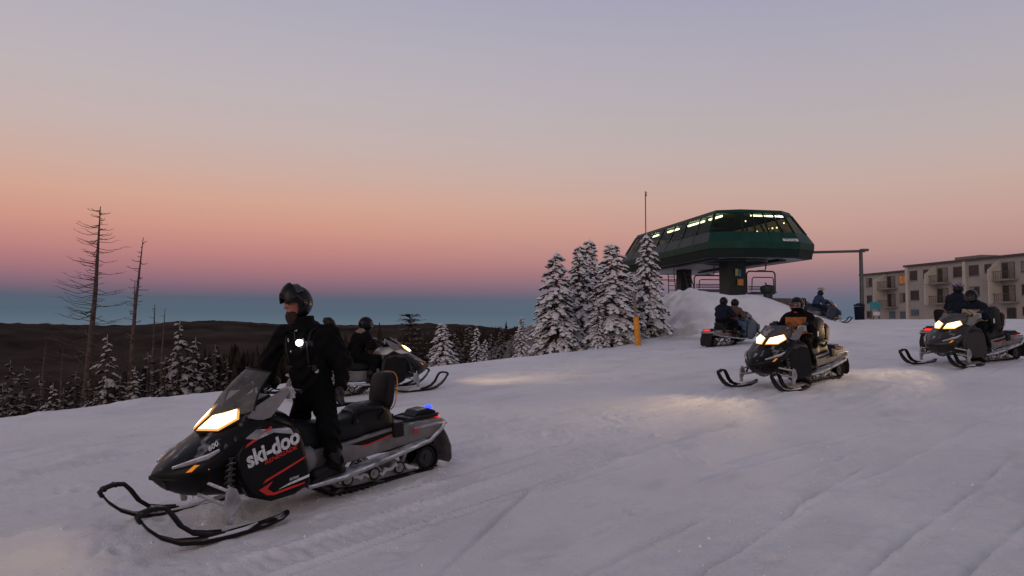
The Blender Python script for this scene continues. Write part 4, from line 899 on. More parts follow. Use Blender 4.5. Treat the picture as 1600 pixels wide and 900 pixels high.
    # front suspension and skis
    for s in (1, -1):
        mb = MB()
        mb.tube([(.98, s*.20, .31), (.86, s*.505, .245)], .017, 8); mb.tube([(.68, s*.20, .30), (.85, s*.505, .24)], .017, 8); mb.tube([(.95, s*.24, .42), (.85, s*.49, .36)], .014, 8); mb.tube([(.74, s*.24, .42), (.84, s*.49, .355)], .014, 8)
        part(mb, 'control_arm', M_frost, smooth=50)
        mb = MB(); mb.tube([(.74, s*.325, .655), (.83, s*.445, .265)], .019, 10); sh = part(mb, 'shock_absorber', M_dkmetal, smooth=50)
        p0, p1 = Vector((.742, s*.328, .645)), Vector((.81, s*.418, .36)); ax = (p1-p0).normalized(); e1 = ax.orthogonal().normalized(); e2 = ax.cross(e1)
        mb = MB(); mb.tube([p0.lerp(p1, k/66)+(e1*math.cos(k*.62)+e2*math.sin(k*.62))*.037 for k in range(67)], .0085, 6); part(mb, 'coil_spring', M_dkmetal, parent=sh, smooth=60)
        mb = MB(); q = [(.79, s*.535, .37), (.845, s*.545, .40), (.875, s*.545, .35), (.90, s*.55, .24), (.885, s*.55, .10), (.835, s*.55, .10), (.835, s*.55, .17), (.755, s*.545, .26)]; mb.plate(q[::s], .035); mb.cyl((.855, s*.56, .13), (.855, s*.51, .13), .022, 10); part(mb, 'spindle', M_frost, bevel=.008)
        rs = []
        for x, z, w, e in ((.37, .075, .035, .0), (.44, .045, .062, .006), (.60, .020, .070, .014), (.86, .012, .072, .018), (1.10, .020, .070, .018), (1.26, .055, .064, .016), (1.38, .125, .055, .012), (1.47, .215, .047, .008), (1.515, .285, .040, .004)):
            y = s*.54; rs.append([(x, y-w, z+e+.014), (x, y-w*.78, z+.024), (x, y, z+.028), (x, y+w*.78, z+.024), (x, y+w, z+e+.014), (x, y+w*.9, z-.002), (x, y, z-.010), (x, y-w*.9, z-.002)])
        mb = MB(); mb.rings(rs); sk = part(mb, 'ski', M_black, smooth=40)
        for t in (-1, 1):
            mb = MB(); mb.tube([(1.515, s*.54+t*.017, .285), (1.535, s*.54+t*.017, .325), (1.505, s*.54+t*.017, .352), (1.42, s*.54+t*.017, .368), (1.345, s*.54+t*.018, .355), (1.30, s*.54+t*.02, .30), (1.235, s*.54+t*.024, .19), (1.15, s*.54+t*.03, .115), (1.03, s*.54+t*.04, .075), (.92, s*.54+t*.04, .055)], .0185, 7); part(mb, 'ski_handle', M_black, parent=sk, smooth=60)
        mb = MB(); mb.cyl((1.505, s*.54-.045, .345), (1.505, s*.54+.045, .345), .019, 7); mb.cyl((1.42, s*.54-.045, .366), (1.42, s*.54+.045, .366), .019, 7); part(mb, 'ski_crossbar', M_black, parent=sk)
        mb = MB(); mb.tube([(.62, s*.54-.05, .04), (.75, s*.54+.045, .048), (.92, s*.54+.05, .05), (1.05, s*.54+.055, .055)], [.012, .02, .017, .008], 6); part(mb, 'packed_snow', M_icep, parent=sk, smooth=60)
    # icicles under the nose
    mb = MB()
    for k in range(7):
        y = -.14+.05*k; x = .96+.02*math.sin(k*2); l = .05+.04*abs(math.sin(k*3.1)); mb.tube([(x, y, .29), (x, y, .29-l)], [.007, .001], 5)
    part(mb, 'icicles', M_icep, parent=hood)
    # tunnel, seat, boards
    mb = MB(); tp = [(.15, .47), (-.34, .50), (-.80, .545), (-1.25, .565), (-1.56, .555)]; bt = [(-1.52, .40), (-1.25, .37), (-.80, .335), (-.34, .30), (.15, .25)]
    mb.prism(tp+bt, -.235, .235); tun = part(mb, 'tunnel', M_silver, 'tunnel', bevel=.012)
    for s in (1, -1):
        mb = MB(); mb.plate([(-.42, s*.2375, .475), (-.60, s*.2375, .43), (-.98, s*.2375, .505), (-.88, s*.2375, .525)][::s], .006); part(mb, 'tunnel_decal', M_gloss, parent=tun)
        mb = MB(); mb.plate([(-.52, s*.2385, .447), (-.60, s*.2385, .427), (-.93, s*.2385, .492), (-.955, s*.2385, .508), (-.62, s*.2385, .445)][::s], .006); part(mb, 'tunnel_decal', M_red, 'accent', parent=tun)
        mb = MB(); mb.cyl((-1.19, s*.236, .475), (-1.19, s*.243, .475), .028, 14); part(mb, 'tunnel_badge', M_red, 'accent', parent=tun)
        mb = MB(); mb.add([(.12, s*.23, .235), (.12, s*.43, .225), (-.25, s*.43, .235), (-1.30, s*.33, .375), (-1.30, s*.235, .385), (-.25, s*.235, .245)], [(0, 1, 2, 5), (5, 2, 3, 4)]); mb.add([(.12, s*.23, .215), (.12, s*.43, .205), (-.25, s*.43, .215), (-1.30, s*.33, .355), (-1.30, s*.235, .365), (-.25, s*.235, .225)], [(0, 5, 2, 1), (5, 4, 3, 2)]); rb = part(mb, 'running_board', M_alu)
        mb = MB(); mb.tube([(.12, s*.435, .215), (-.25, s*.435, .228), (-.8, s*.385, .30), (-1.30, s*.335, .372), (-1.50, s*.27, .455), (-1.56, s*.24, .49)], [.018, .022, .022, .02, .018, .016], 8); part(mb, 'board_edge', M_frost, parent=rb, smooth=50)
        mb = MB(); mb.box((-.02, s*.33, .265), (.2, .18, .05), Matrix.Rotation(.35, 3, 'Y')); part(mb, 'toe_hold', M_black, parent=rb, bevel=.01)
        mb = MB(); mb.ell((.06, s*.30, .43), (.10, .075, .13), 14, 9); part(mb, 'clutch_cover', M_silver, smooth=60)
    S = []
    for x, zt, w, zb in ((.20, .80, .10, .50), (.10, .785, .155, .47), (-.10, .735, .175, .475), (-.35, .715, .18, .49), (-.52, .735, .185, .50), (-.60, .80, .17, .51), (-.72, .825, .165, .52), (-.88, .815, .16, .525), (-.96, .75, .14, .53)):
        S.append(xring(x, [(0, zt), (w*.7, zt-.01), (w, zt-.06), (w+.02, (zt+zb)/2), (w+.02, zb+.02), (0, zb)]))
    mb = MB(); mb.rings(subdiv_rings(S, 3)); st = part(mb, 'seat', M_seat, 'seat', smooth=50)
    mb = MB(); mb.rings([[(-.53-.0*k, .19*math.cos(a)*1.03, .65+.12*math.sin(a)*1.0) for a in np.linspace(-.6, 3.74, 16)] for k in (0,)]+[[(-.555, .19*math.cos(a)*1.03, .67+.12*math.sin(a)) for a in np.linspace(-.6, 3.74, 16)]], close=False, caps=False); part(mb, 'seat_seam', M_greyhood, parent=st)
    # passenger backrest and grab loops
    rs = []
    for t, k in ((-.055, .86), (-.035, 1.0), (.035, 1.0), (.055, .86)):
        rs.append([(-.955+t-(z-.9)*.16, y, z) for y, z in [(p[0], p[1]) for p in rrect(0, .905, .175*k, .195*k, .12*k, 5)]])
    mb = MB(); mb.rings(rs); br = part(mb, 'backrest', M_seat, smooth=50)
    mb = MB(); mb.tube([(-1.02-(z-.9)*.16, y, z) for y, z in rrect(0, .905, .172, .192, .115, 5)], .006, 6, closed=True); part(mb, 'piping', M_orangepipe, parent=br)
    mb = MB()
    for s in (1, -1): mb.tube([(-.96, s*.09, .74), (-.94, s*.10, .60), (-.92, s*.11, .53)], .022, 8)
    mb.box((-.94, 0, .60), (.10, .30, .16)); part(mb, 'backrest_mount', M_black, parent=br, bevel=.02)
    for s in (1, -1): mb = MB(); mb.box((-.97, s*.243, .53), (.13, .06, .15)); part(mb, 'rack_bracket', M_black, bevel=.02)
    for s in (1, -1):
        mb = MB(); mb.tube([(-.50, s*.19, .66), (-.49, s*.225, .755), (-.52, s*.235, .79), (-.66, s*.24, .79), (-.80, s*.235, .775), (-.83, s*.22, .74), (-.80, s*.19, .66)], .02, 8); part(mb, 'grab_handle', M_black, smooth=60)
    # rear rack, bumper, lamps, flap
    mb = MB(); mb.box((-1.36, 0, .585), (.34, .36, .03), Matrix.Rotation(.02, 3, 'Y'))
    for y in (-.16, .16): mb.tube([(-1.05, y, .57), (-1.3, y, .60), (-1.55, y, .60)], .014, 7)
    rk = part(mb, 'rear_rack', M_black, bevel=.008)
    mb = MB(); mb.prism([(-1.27, .60), (-1.33, .655), (-1.46, .665), (-1.55, .625), (-1.55, .60)], -.12, .12); part(mb, 'rack_box', M_black, 'rackbox', parent=rk, bevel=.012)
    mb = MB(); mb.tube([(-1.18, .225, .50), (-1.45, .245, .515), (-1.60, .22, .50), (-1.645, .12, .50), (-1.645, -.12, .50), (-1.60, -.22, .50), (-1.45, -.245, .515), (-1.18, -.225, .50)], .017, 8); part(mb, 'rear_bumper', M_alu, smooth=60)
    mb = MB(); mb.prism([(-1.53, .535), (-1.53, .605), (-1.58, .60), (-1.615, .545)], -.10, .10); part(mb, 'tail_light', M_tail, bevel=.008)
    mb = MB(); rs = [[(x, -w, z), (x, w, z), (x-.014, w, z), (x-.014, -w, z)] for x, z, w in ((-1.545, .46, .215), (-1.60, .36, .22), (-1.645, .24, .22), (-1.66, .10, .20), (-1.655, .055, .16))]; mb.rings(rs); part(mb, 'snow_flap', M_flap, 'flap', smooth=40)
    # track: belt, lugs, rails, wheels
    loop = []
    def arc(cx_, cz_, r, a0, a1, n): return [(cx_+r*math.cos(R_(a0+(a1-a0)*k/n)), cz_+r*math.sin(R_(a0+(a1-a0)*k/n))) for k in range(n+1)]
    loop += arc(-1.355, .165, .150, 100, 262, 12); loop += [(-1.0, .018), (-.75, .016), (-.5, .018)]; loop += arc(-.30, .14, .122, 250, 292, 4); loop += arc(.08, .34, .10, 300, 440, 9); loop += [(-.35, .375), (-.8, .335)]
    n = len(loop); P = np.array(loop); T = np.roll(P, -1, 0)-np.roll(P, 1, 0); Nn = np.stack([T[:, 1], -T[:, 0]], 1); Nn /= np.linalg.norm(Nn, axis=1)[:, None]
    cN = P-P.mean(0); Nn *= np.sign((Nn*cN).sum(1).mean())
    mb = MB(); mb.rings([[(p[0], -.19, p[1]) for p in P], [(p[0], .19, p[1]) for p in P], [(p[0], .19, p[1]) for p in P-Nn*.018], [(p[0], -.19, p[1]) for p in P-Nn*.018], [(p[0], -.19, p[1]) for p in P]], close=True, caps=False); tr = part(mb, 'track', M_rubber, smooth=30)
    seg = np.linalg.norm(np.roll(P, -1, 0)-P, axis=1); cum = np.concatenate([[0], np.cumsum(seg)]); mb = MB(); Lt = cum[-1]
    for k in range(int(Lt/.064)):
        d = k*.064; i = int(np.searchsorted(cum, d, 'right')-1); t = (d-cum[i])/seg[i]; a, b = P[i], P[(i+1) % n]; q = a+(b-a)*t; nn = Nn[i]*(1-t)+Nn[(i+1) % n]*t; ang = math.atan2(nn[0], nn[1])
        for y in (-.125, 0, .125): mb.box((q[0]+nn[0]*.012, y+.02*((k % 2)*2-1)*.5, q[1]+nn[1]*.012), (.016, .10, .030), Matrix.Rotation(ang, 3, 'Y'))
    part(mb, 'track_lug', M_rubber, parent=tr)
    for s in (1, -1):
        mb = MB(); mb.tube([(-.22, s*.11, .16), (-.34, s*.11, .075), (-.5, s*.11, .055), (-1.33, s*.11, .06)], .022, 6); mb.prism([(-.42, .06), (-1.32, .06), (-1.30, .115), (-.46, .105)], s*.10, s*.13); part(mb, 'slide_rail', M_alu, bevel=.006)
        for x, z, r in ((-1.355, .165, .118), (-.42, .13, .065), (-.72, .125, .065), (-1.02, .125, .065)):
            mb = MB(); c = (x, s*.165, z); mb.tube([(x+r*.84*math.cos(a), s*.165, z+r*.84*math.sin(a)) for a in np.linspace(0, 6.283, 18, endpoint=False)], r*.17, 8, closed=True); wh = part(mb, 'bogie_wheel', M_rubber, smooth=60)
            mb = MB(); mb.cyl((x, s*.172, z), (x, s*.158, z), r*.72, 16); mb.cyl((x, s*.185, z), (x, s*.15, z), r*.25, 10); part(mb, 'hub', M_dkmetal if r > .1 else M_alu, parent=wh)
    for s in (1, -1):
        for p, q in (((-.40, s*.1, .10), (-.62, s*.05, .33)), ((-.85, s*.12, .10), (-.62, s*.12, .30)), ((-1.05, s*.12, .10), (-1.18, s*.12, .34))): mb = MB(); mb.tube([p, q], .022, 8); part(mb, 'suspension_arm', M_alu, smooth=50)
    rs_ = random.Random(4)
    for s in (1, -1): mb = MB(); mb.tube([(-.34-.04*k, s*(.135+rs_.uniform(-.012, .02)), .115+rs_.uniform(-.02, .03)+.03*math.sin(k*.5)) for k in range(24)], [rs_.uniform(.012, .034) for k in range(24)], 7); part(mb, 'packed_snow', M_icep, parent=tr, smooth=60)
make_sled_parts()
NSHARED = len(PARTS)

SCR_F = lambda az: np.array([math.sin(az), math.cos(az)])
def sled_matrix(px, py, depth, az):            # az: compass heading of the nose, measured from straight ahead towards the right
    p = at(px, py, depth); x, y = p[0], p[1]; f = SCR_F(az)
    e = .6; zc = gz(x, y); za = gz(x+f[0]*1.0, y+f[1]*1.0); zb = gz(x-f[0]*1.0, y-f[1]*1.0); l = np.array([-f[1], f[0]]); zl = gz(x+l[0]*.5, y+l[1]*.5); zr = gz(x-l[0]*.5, y-l[1]*.5)
    Fv = Vector((f[0], f[1], (za-zb)/2)).normalized(); Lv = Vector((l[0], l[1], zl-zr)); Nv = Fv.cross(Lv).normalized(); Lv = Nv.cross(Fv)
    M = Matrix((Fv, Lv, Nv)).transposed().to_4x4()
    xs = [x+f[0]*k+l[0]*m for k in (1.0, .6, -.4, -1.2) for m in (-.5, 0, .5)]; ys = [y+f[1]*k+l[1]*m for k in (1.0, .6, -.4, -1.2) for m in (-.5, 0, .5)]
    zz = (Hd(np.array(xs), np.array(ys))-H0(np.array(xs), np.array(ys))).mean()
    M.translation = Vector((x, y, (za+zb)/2+float(zz)-.012)); return M
def snowmobile(M, label, over={}, skip=(), beam=260, tilt=-.13, cone=64, low=True, group='snowmobiles riding over the snow'):
    root = bpy.data.objects.new('snowmobile', None); COL.objects.link(root); root.matrix_world = M; root.empty_display_size = .2
    obs = []
    for nm, me, role, par, bev in PARTS[:NSHARED]:
        if nm in skip: obs.append(None); continue
        pr = root if par is None else obs[par]
        if pr is None: obs.append(None); continue
        o = link(nm, me, pr, bev)
        if role in over and over[role]: o.material_slots[0].link = 'OBJECT'; o.material_slots[0].material = over[role]
        if low and nm == 'windshield': o.scale = (.86, 1, .62); o.location = (.10, 0, .89*(1-.62))      # touring sleds carry a shorter screen
        obs.append(o)
    if beam:
        for s in (1, -1):
            ld = bpy.data.lights.new('headlight_beam', 'SPOT'); ld.energy = beam/2; ld.color = (1, .66, .34); ld.spot_size = R_(cone); ld.spot_blend = 1.0; ld.shadow_soft_size = .14
            lo = bpy.data.objects.new('headlight_beam', ld); COL.objects.link(lo); lo.parent = root; lo.location = (.93, s*.17, .90); lo.rotation_euler = Vector((1, s*.10, tilt)).to_track_quat('-Z', 'Y').to_euler()
    tag(root, label, 'snowmobile', group); return root, obs

# ------------------------------------------------------------------ people
def unit(v): v = np.array(v, float); return v/np.linalg.norm(v)
def frame3(f, up=(0, 0, 1)):
    f = unit(f); l = unit(np.cross(up, f)); return f, l, np.cross(f, l)
def person_body(J, face, bodyface, vox, sizes=1.0, face_detail=False):
    b = []; f, l, u = frame3(bodyface)
    V3 = lambda k: np.array(J[k], float)
    pel, ch, nk, hd = V3('pelvis'), V3('chest'), V3('neck'), V3('head')
    up = unit(ch-pel); rotm = np.stack([unit(np.cross(l, up))*1.0, l, up], 1)
    tors = [('e', pel, (.135, .175, .15), rotm, 1), ('e', pel+up*.07, (.15, .19, .13), rotm, 0), ('e', (pel+ch)/2, (.165, .21, .23), rotm, 0), ('e', ch, (.17, .225, .21), rotm, 0), ('e', ch+up*.13, (.12, .17, .11), rotm, 0), ('c', ch+up*.12, nk, .10, .068, 0)]
    b += tors
    for s in 'LR':
        sh, e, w, hp, k, a, t = (V3(n+s) for n in ('s', 'e', 'w', 'h', 'k', 'a', 't'))
        b += [('c', nk-up*.03, sh-up*.01, .07, .075, 0), ('c', ch+(sh-ch)*.6, sh-up*.03, .10, .085, 0), ('c', sh-up*.015, e, .096, .084, 0), ('c', e, w, .082, .056, 0), ('c', hp, k, .118, .090, 1), ('c', k, a, .088, .074, 1), ('c', a, a+(t-a)*.3, .055, .05, 1)]
    hf, hl, hu = frame3(face); hr = np.stack([hf, hl, hu], 1)
    b += [('c', nk, hd-hu*.06, .058, .058, 2), ('e', hd, (.098, .076, .112), hr, 2), ('e', hd+hf*.03-hu*.075, (.065, .056, .05), hr, 2)]
    if face_detail: b += [('c', hd+hf*.088+hu*.012, hd+hf*.118-hu*.022, .011, .016, 2), ('c', hd+hf*.09+hu*.038+hl*.035, hd+hf*.09+hu*.038-hl*.035, .014, .014, 2), ('c', hd+hf*.092-hu*.058-hl*.02, hd+hf*.092-hu*.058+hl*.02, .011, .011, 2), ('c', hd+hf*.075-hu*.01+hl*.042, hd+hf*.06-hu*.03+hl*.045, .016, .016, 2), ('c', hd+hf*.075-hu*.01-hl*.042, hd+hf*.06-hu*.03-hl*.045, .016, .016, 2)]
    pts = np.array([J[k] for k in J]); lo = pts.min(0)-.26; hi = pts.max(0)+.26
    def dist(P, q):
        return sd_ell(P, q[1], q[2], q[3]) if q[0] == 'e' else sd_cone(P, q[1], q[2], q[3], q[4])
    def fn(P):
        D = None
        for q in b:
            d = dist(P, q); D = d if D is None else smin(D, d, .045 if q[-1] < 2 else .018)
        w = .010*np.sin(P[..., 2]*46+7*np.sin(P[..., 0]*11)+5*np.sin(P[..., 1]*13))+.004*np.sin(P[..., 0]*61+P[..., 2]*33)      # folds in the cloth
        return D+w*(P[..., 2] < nk[2]+.0)
    Vv, Fq = nets(fn, lo, hi, vox)
    c = Vv[Fq].mean(1); dd = np.stack([dist(c, q) for q in b], 1); mi = np.array([q[-1] for q in b])[dd.argmin(1)]
    return Vv, Fq, c, mi, (f, l, u, ch, up, hd, hf, hl, hu)
def glove_mesh(wrist, hdir, gaxis, grip, side):
    h = unit(hdir); g = unit(np.array(gaxis)-h*np.dot(gaxis, h)); n = np.cross(h, g); n = n if n[2] > 0 or not grip else -n
    w = np.array(wrist, float); pal = w+h*.06; b = [(w-h*.05, w+h*.015, .046, .042), (w+h*.015, pal, .034, .036)]
    for i, (o, ln) in enumerate(((-.035, .86), (-.012, 1.05), (.012, 1.0), (.034, .82))):
        k = pal+h*.035+g*o
        if grip: p = [k, k+h*.030*ln-n*.006, k+h*.034*ln-n*.040*ln, k+h*.004-n*.056*ln]
        else: p = [k, k+h*.038*ln-n*.006, k+h*.066*ln-n*.020, k+h*.080*ln-n*.040]
        b.append((pal+g*o*.8, k, .022, .0165))
        for q in range(3): b.append((p[q], p[q+1], .0155-.001*q, .0145-.0012*q))
    s = g*side; th = [pal-h*.035+s*.02, pal-h*.005+s*.052-n*.01, pal+h*.025+s*.055-n*.026, pal+h*.045+s*.048-n*.034]
    for q in range(3): b.append((th[q], th[q+1], .021-.003*q, .018-.003*q))
    pts = np.array([x for q in b for x in q[:2]])
    def fn(P):
        D = None
        for q in b: d = sd_cone(P, *q); D = d if D is None else smin(D, d, .007)
        return D
    Vv, Fq = nets(fn, pts.min(0)-.06, pts.max(0)+.06, .0065); return fast_mesh('glove', Vv, Fq, M_glove)
def boot_mesh(a, t, m=None):
    a = np.array(a, float); t = np.array(t, float); d = t-a; d[2] = 0; d = unit(d); z = t[2]; s = np.array([-d[1], d[0], 0])
    heel = np.array([a[0], a[1], z])-d*.06; toe = heel+d*.27
    def fn(P):
        D = sd_cone(P, a+np.array([0, 0, .10]), a, .068, .062); D = smin(D, sd_cone(P, a, heel+d*.05+[0, 0, .03], .062, .055), .03); D = smin(D, sd_cone(P, heel+d*.04+[0, 0, .035], toe+[0, 0, .02], .052, .046), .03)
        D = smin(D, sd_cone(P, heel, toe-d*.01, .045, .05), .02); return np.maximum(D, (z-.028)-P[..., 2])
    Vv, Fq = nets(fn, np.minimum(a, toe)-.16, np.maximum(a, toe)+.22, .012); return fast_mesh('boot', Vv, Fq, m or M_boot)
def helmet_meshes(kind, hd, hf, hl, hu, m_shell):
    """kind: 'flip' chin bar swung up, 'visor' closed clear visor, 'goggle' open helmet with goggles"""
    c = hd+hu*.018-hf*.008; Rm = np.stack([hf, hl, hu], 1); out = []
    def loc(P): return (P-c)@Rm
    ro, ri = (np.array([.150, .120, .158]) if kind == 'flip' else np.array([.158, .128, .152])), np.array([.128, .098, .132])
    def shell(q): return np.maximum(sd_ell(q, (0, 0, 0), ro), -sd_ell(q, (0, 0, -.01), ri))
    def box(q, lo, hi): return np.maximum.reduce([lo[0]-q[..., 0], q[..., 0]-hi[0], lo[1]-q[..., 1], q[..., 1]-hi[1], lo[2]-q[..., 2], q[..., 2]-hi[2]])
    def f_shell(P):
        q = loc(P); D = shell(q)
        if kind == 'flip': D = np.maximum(D, -box(q, (.038, -.2, -.25), (.3, .2, .052)))
        else: D = np.maximum(D, -box(q, (.05, -.108, -.048), (.3, .108, .055)))
        D = np.maximum(D, (-.155 if kind == 'flip' else -.135)-q[..., 2])
        for s in (-1, 1): D = smin(D, sd_ell(q, (-.005, s*.122, -.005), (.035, .014, .03)), .012)
        return D
    Vv, Fq = nets(f_shell, c-.19, c+.19, .0085); out.append(('helmet', fast_mesh('helmet', Vv, Fq, m_shell)))
    def patch(name, z0, z1, y0, rad, m, rot=0, push=0):
        V = []; nu, nv = 14, 6; A = R_(y0); cr_, sr_ = math.cos(rot), math.sin(rot)
        for k in (0, -.006):
            for j in range(nv):
                for i in range(nu):
                    a = -A+2*A*i/(nu-1); z = z0+(z1-z0)*j/(nv-1); e = math.sqrt(max(0, 1-(z/ro[2])**2)); x = (ro[0]+rad+k)*e*math.cos(a)+push; y = (ro[1]+rad+k)*e*math.sin(a)
                    x, z_ = x*cr_-z*sr_, x*sr_+z*cr_; V.append(c+Rm@np.array([x, y, z_]))
        q = [(j*nu+i, j*nu+i+1, (j+1)*nu+i+1, (j+1)*nu+i) for j in range(nv-1) for i in range(nu-1)]; n = nu*nv
        edge = [i for i in range(nu)]+[j*nu+nu-1 for j in range(1, nv)]+[(nv-1)*nu+i for i in range(nu-2, -1, -1)]+[j*nu for j in range(nv-2, 0, -1)]
        fs = q+[tuple(n+i for i in f[::-1]) for f in q]+[(edge[i], edge[(i+1) % len(edge)], n+edge[(i+1) % len(edge)], n+edge[i]) for i in range(len(edge))]
        out.append((name, fast_mesh(name, np.array(V), np.array(fs), m)))
    if kind == 'flip':
        th = R_(84)
        def f_chin(P):
            q = loc(P); x = q[..., 0]*math.cos(th)+q[..., 2]*math.sin(th); z = -q[..., 0]*math.sin(th)+q[..., 2]*math.cos(th); q = np.stack([x, q[..., 1], z], -1)
            r2, r3 = ro+np.array([.045, .014, .01]), ro+np.array([.014, -.004, -.006])
            D = np.maximum(sd_ell(q, (.012, 0, 0), r2), -sd_ell(q, (.006, 0, 0), r3)); D = np.maximum(D, box(q, (.012, -.3, -.140), (.3, .3, -.030)))
            for s in (-1, 1): D = np.minimum(D, sd_cone(q, (.0, s*.132, 0), (.06, s*.132, -.06), .022, .03))
            return D
        Vv, Fq = nets(f_chin, c-.24, c+.26, .0085); out.append(('chin_bar', fast_mesh('chin_bar', Vv, Fq, m_shell)))
        patch('visor', -.015, .06, 60, .016, M_visor, th*.9, .012)
    elif kind == 'visor': patch('visor', -.055, .062, 62, .004, M_visor)
    else:
        patch('goggle_frame', -.052, .052, 60, -.006, M_helmetgrey); patch('goggle_lens', -.036, .036, 46, .004, M_lens)
    return out
def person(M, label, J, face, bodyface, mats, kind='visor', vox=.016, hel=M_helmet, grip='LR', zone=None, hero=False, group='snowmobile riders', gdir=None):
    """mats: jacket, trousers, skin; joints in the sled's frame"""
    base = Vector(((J['aL'][0]+J['aR'][0])/2, (J['aL'][1]+J['aR'][1])/2, min(J['tL'][2], J['tR'][2])-.03))
    root = bpy.data.objects.new('person', None); COL.objects.link(root); root.matrix_world = M @ Matrix.Translation(base); root.empty_display_size = .2
    def put(name, me, parent=root):
        o = link(name, me, parent); 
        if parent is root: o.matrix_local = Matrix.Translation(-base)
        return o
    Vv, Fq, c, mi, fr = person_body(J, face, bodyface, vox, face_detail=hero); f, l, u, ch, up, hd, hf, hl, hu = fr
    ml = list(mats)
    if zone:
        for m, test in zone:
            ml.append(m); k = test(c, mi, fr); mi = np.where(k, len(ml)-1, mi)
    put('body', fast_mesh('body', Vv, Fq, ml, mi))
    hm = None
    for nm, me in helmet_meshes(kind, hd, hf, hl, hu, hel):
        if hm is None: hm = put(nm, me)
        else: link(nm, me, hm)
    for s in 'LR':
        e, w = np.array(J['e'+s]), np.array(J['w'+s]); sd = 1 if s == 'L' else -1
        if s in grip: hd_ = np.array([.93, 0, -.05]) if gdir is None else gdir; me = glove_mesh(w, hd_+.25*unit(w-e), (0, 1, 0), True, -sd)
        else: me = glove_mesh(w, unit(w-e)+np.array([.15, 0, -.2]), (1, .2, 0), False, 1)
        put('glove', me); put('boot', boot_mesh(J['a'+s], J['t'+s]))
    tag(root, label, 'person', group); return root, put, fr
def seated(lean=.0, dx=0, dz=0, rise=0, back=False):
    J = dict(pelvis=(-.26, 0, .80), chest=(-.17+lean, 0, 1.13), neck=(-.11+lean*1.4, 0, 1.31), head=(-.07+lean*1.6, 0, 1.42))
    for s, k in (('L', 1), ('R', -1)):
        J['s'+s] = (-.12+lean*1.3, k*.205, 1.20); J['e'+s] = (-.02+lean*.7, k*.33, 1.00); J['w'+s] = (.075, k*.33, 1.085)
        J['h'+s] = (-.24, k*.11, .79); J['k'+s] = (.12, k*.285, .70); J['a'+s] = (-.02, k*.345, .36); J['t'+s] = (.14, k*.355, .285)
        if back: J['e'+s] = (-.02+dx*0, k*.31, .98); J['w'+s] = (.16, k*.22, .98)
    return {n: (p[0]+dx, p[1], p[2]+dz+(rise if n[0] in 'pcnhs' else rise*.5 if n[0] == 'e' else 0)) for n, p in J.items()}
# ------------------------------------------------------------------ the sleds and their riders
def hero_frame():
    f = np.array([-math.sin(HEAD), -math.cos(HEAD)]); x, y = -2.003, 6.729
    M = sled_matrix(468.1, 781, 6.729, HEAD+math.pi); M.translation.x = x; M.translation.y = y; return M
MH = hero_frame()
hero, hob = snowmobile(MH, 'black and red snowmobile under the standing man, blue lamp on its tail', beam=36, tilt=-.17, cone=100, low=False)
pan = hob[LEFT_PANEL]
# flat print on the left panel
def decal(pts, m, o=.0, name='panel_decal'):
    mb = MB(); mb.plate([(x, PY(x)-.003+o, z) for x, z in pts], .003); mb.build(name, m, pan)
decal([(.525, .335), (.50, .365), (.165, .505), (.155, .495), (.30, .43)], M_red)
decal([(.56, .288), (.50, .315), (.44, .345), (.49, .285), (.44, .245), (.17, .285), (.17, .272), (.44, .222), (.50, .235)], M_red)
decal([(.40, .262), (.13, .322), (.125, .345), (.30, .302)], M_white)
decal([(.66, .66), (.64, .69), (.44, .815), (.43, .80), (.55, .715)], M_red, .004)
def print_text(body, x, z, x1, z1, h, m, y, shear=.3, bold=.006):
    me = text_mesh(body, 1.0, shear, .001, bold); me.materials.append(m)
    xs = [v.co.x for v in me.vertices]; zs = [v.co.y for v in me.vertices]; w = max(xs)-min(xs); hh = max(zs)-min(zs)
    d = Vector((x1-x, 0, z1-z)); k = d.length/w; X = d.normalized(); Zv = Vector((0, 1, 0)); Yv = Zv.cross(X)
    M = Matrix((X*k, Yv*(h/hh), Zv)).transposed().to_4x4(); M.translation = Vector((x, y, z))-X*k*min(xs)-Yv*(h/hh)*min(zs)
    o = link('lettering', me, pan)
    for v in me.vertices: p = M @ v.co; v.co = (p.x, p.y-.14*(p.x-.18), p.z)
print_text('ski-doo', .635, .482, .185, .640, .140, M_white, .469, .2, .034)
print_text('RENEGADE', .50, .492, .215, .590, .034, M_red, .469, .3, .012)
print_text('ROTAX', .30, .318, .215, .334, .022, M_white, .469, .3, .012)
me = text_mesh('600', .06, .35, .0015, .001); me.materials.append(M_white); o = link('lettering', me, hob[0])
Xv = Vector((-.80, .22, .50)).normalized(); Nv = Vector((.38, .72, .60)); Nv = (Nv-Xv*Nv.dot(Xv)).normalized(); Mx = Matrix((Xv, Nv.cross(Xv), Nv)).transposed().to_4x4(); Mx.translation = Vector((.93, .335, .672)); o.matrix_local = Mx
mb = MB(); mb.prism([(-1.47, .664), (-1.50, .69), (-1.535, .685), (-1.55, .64)], .01, .06); mb.build('blue_lamp', M_led, hero, bevel=.006)

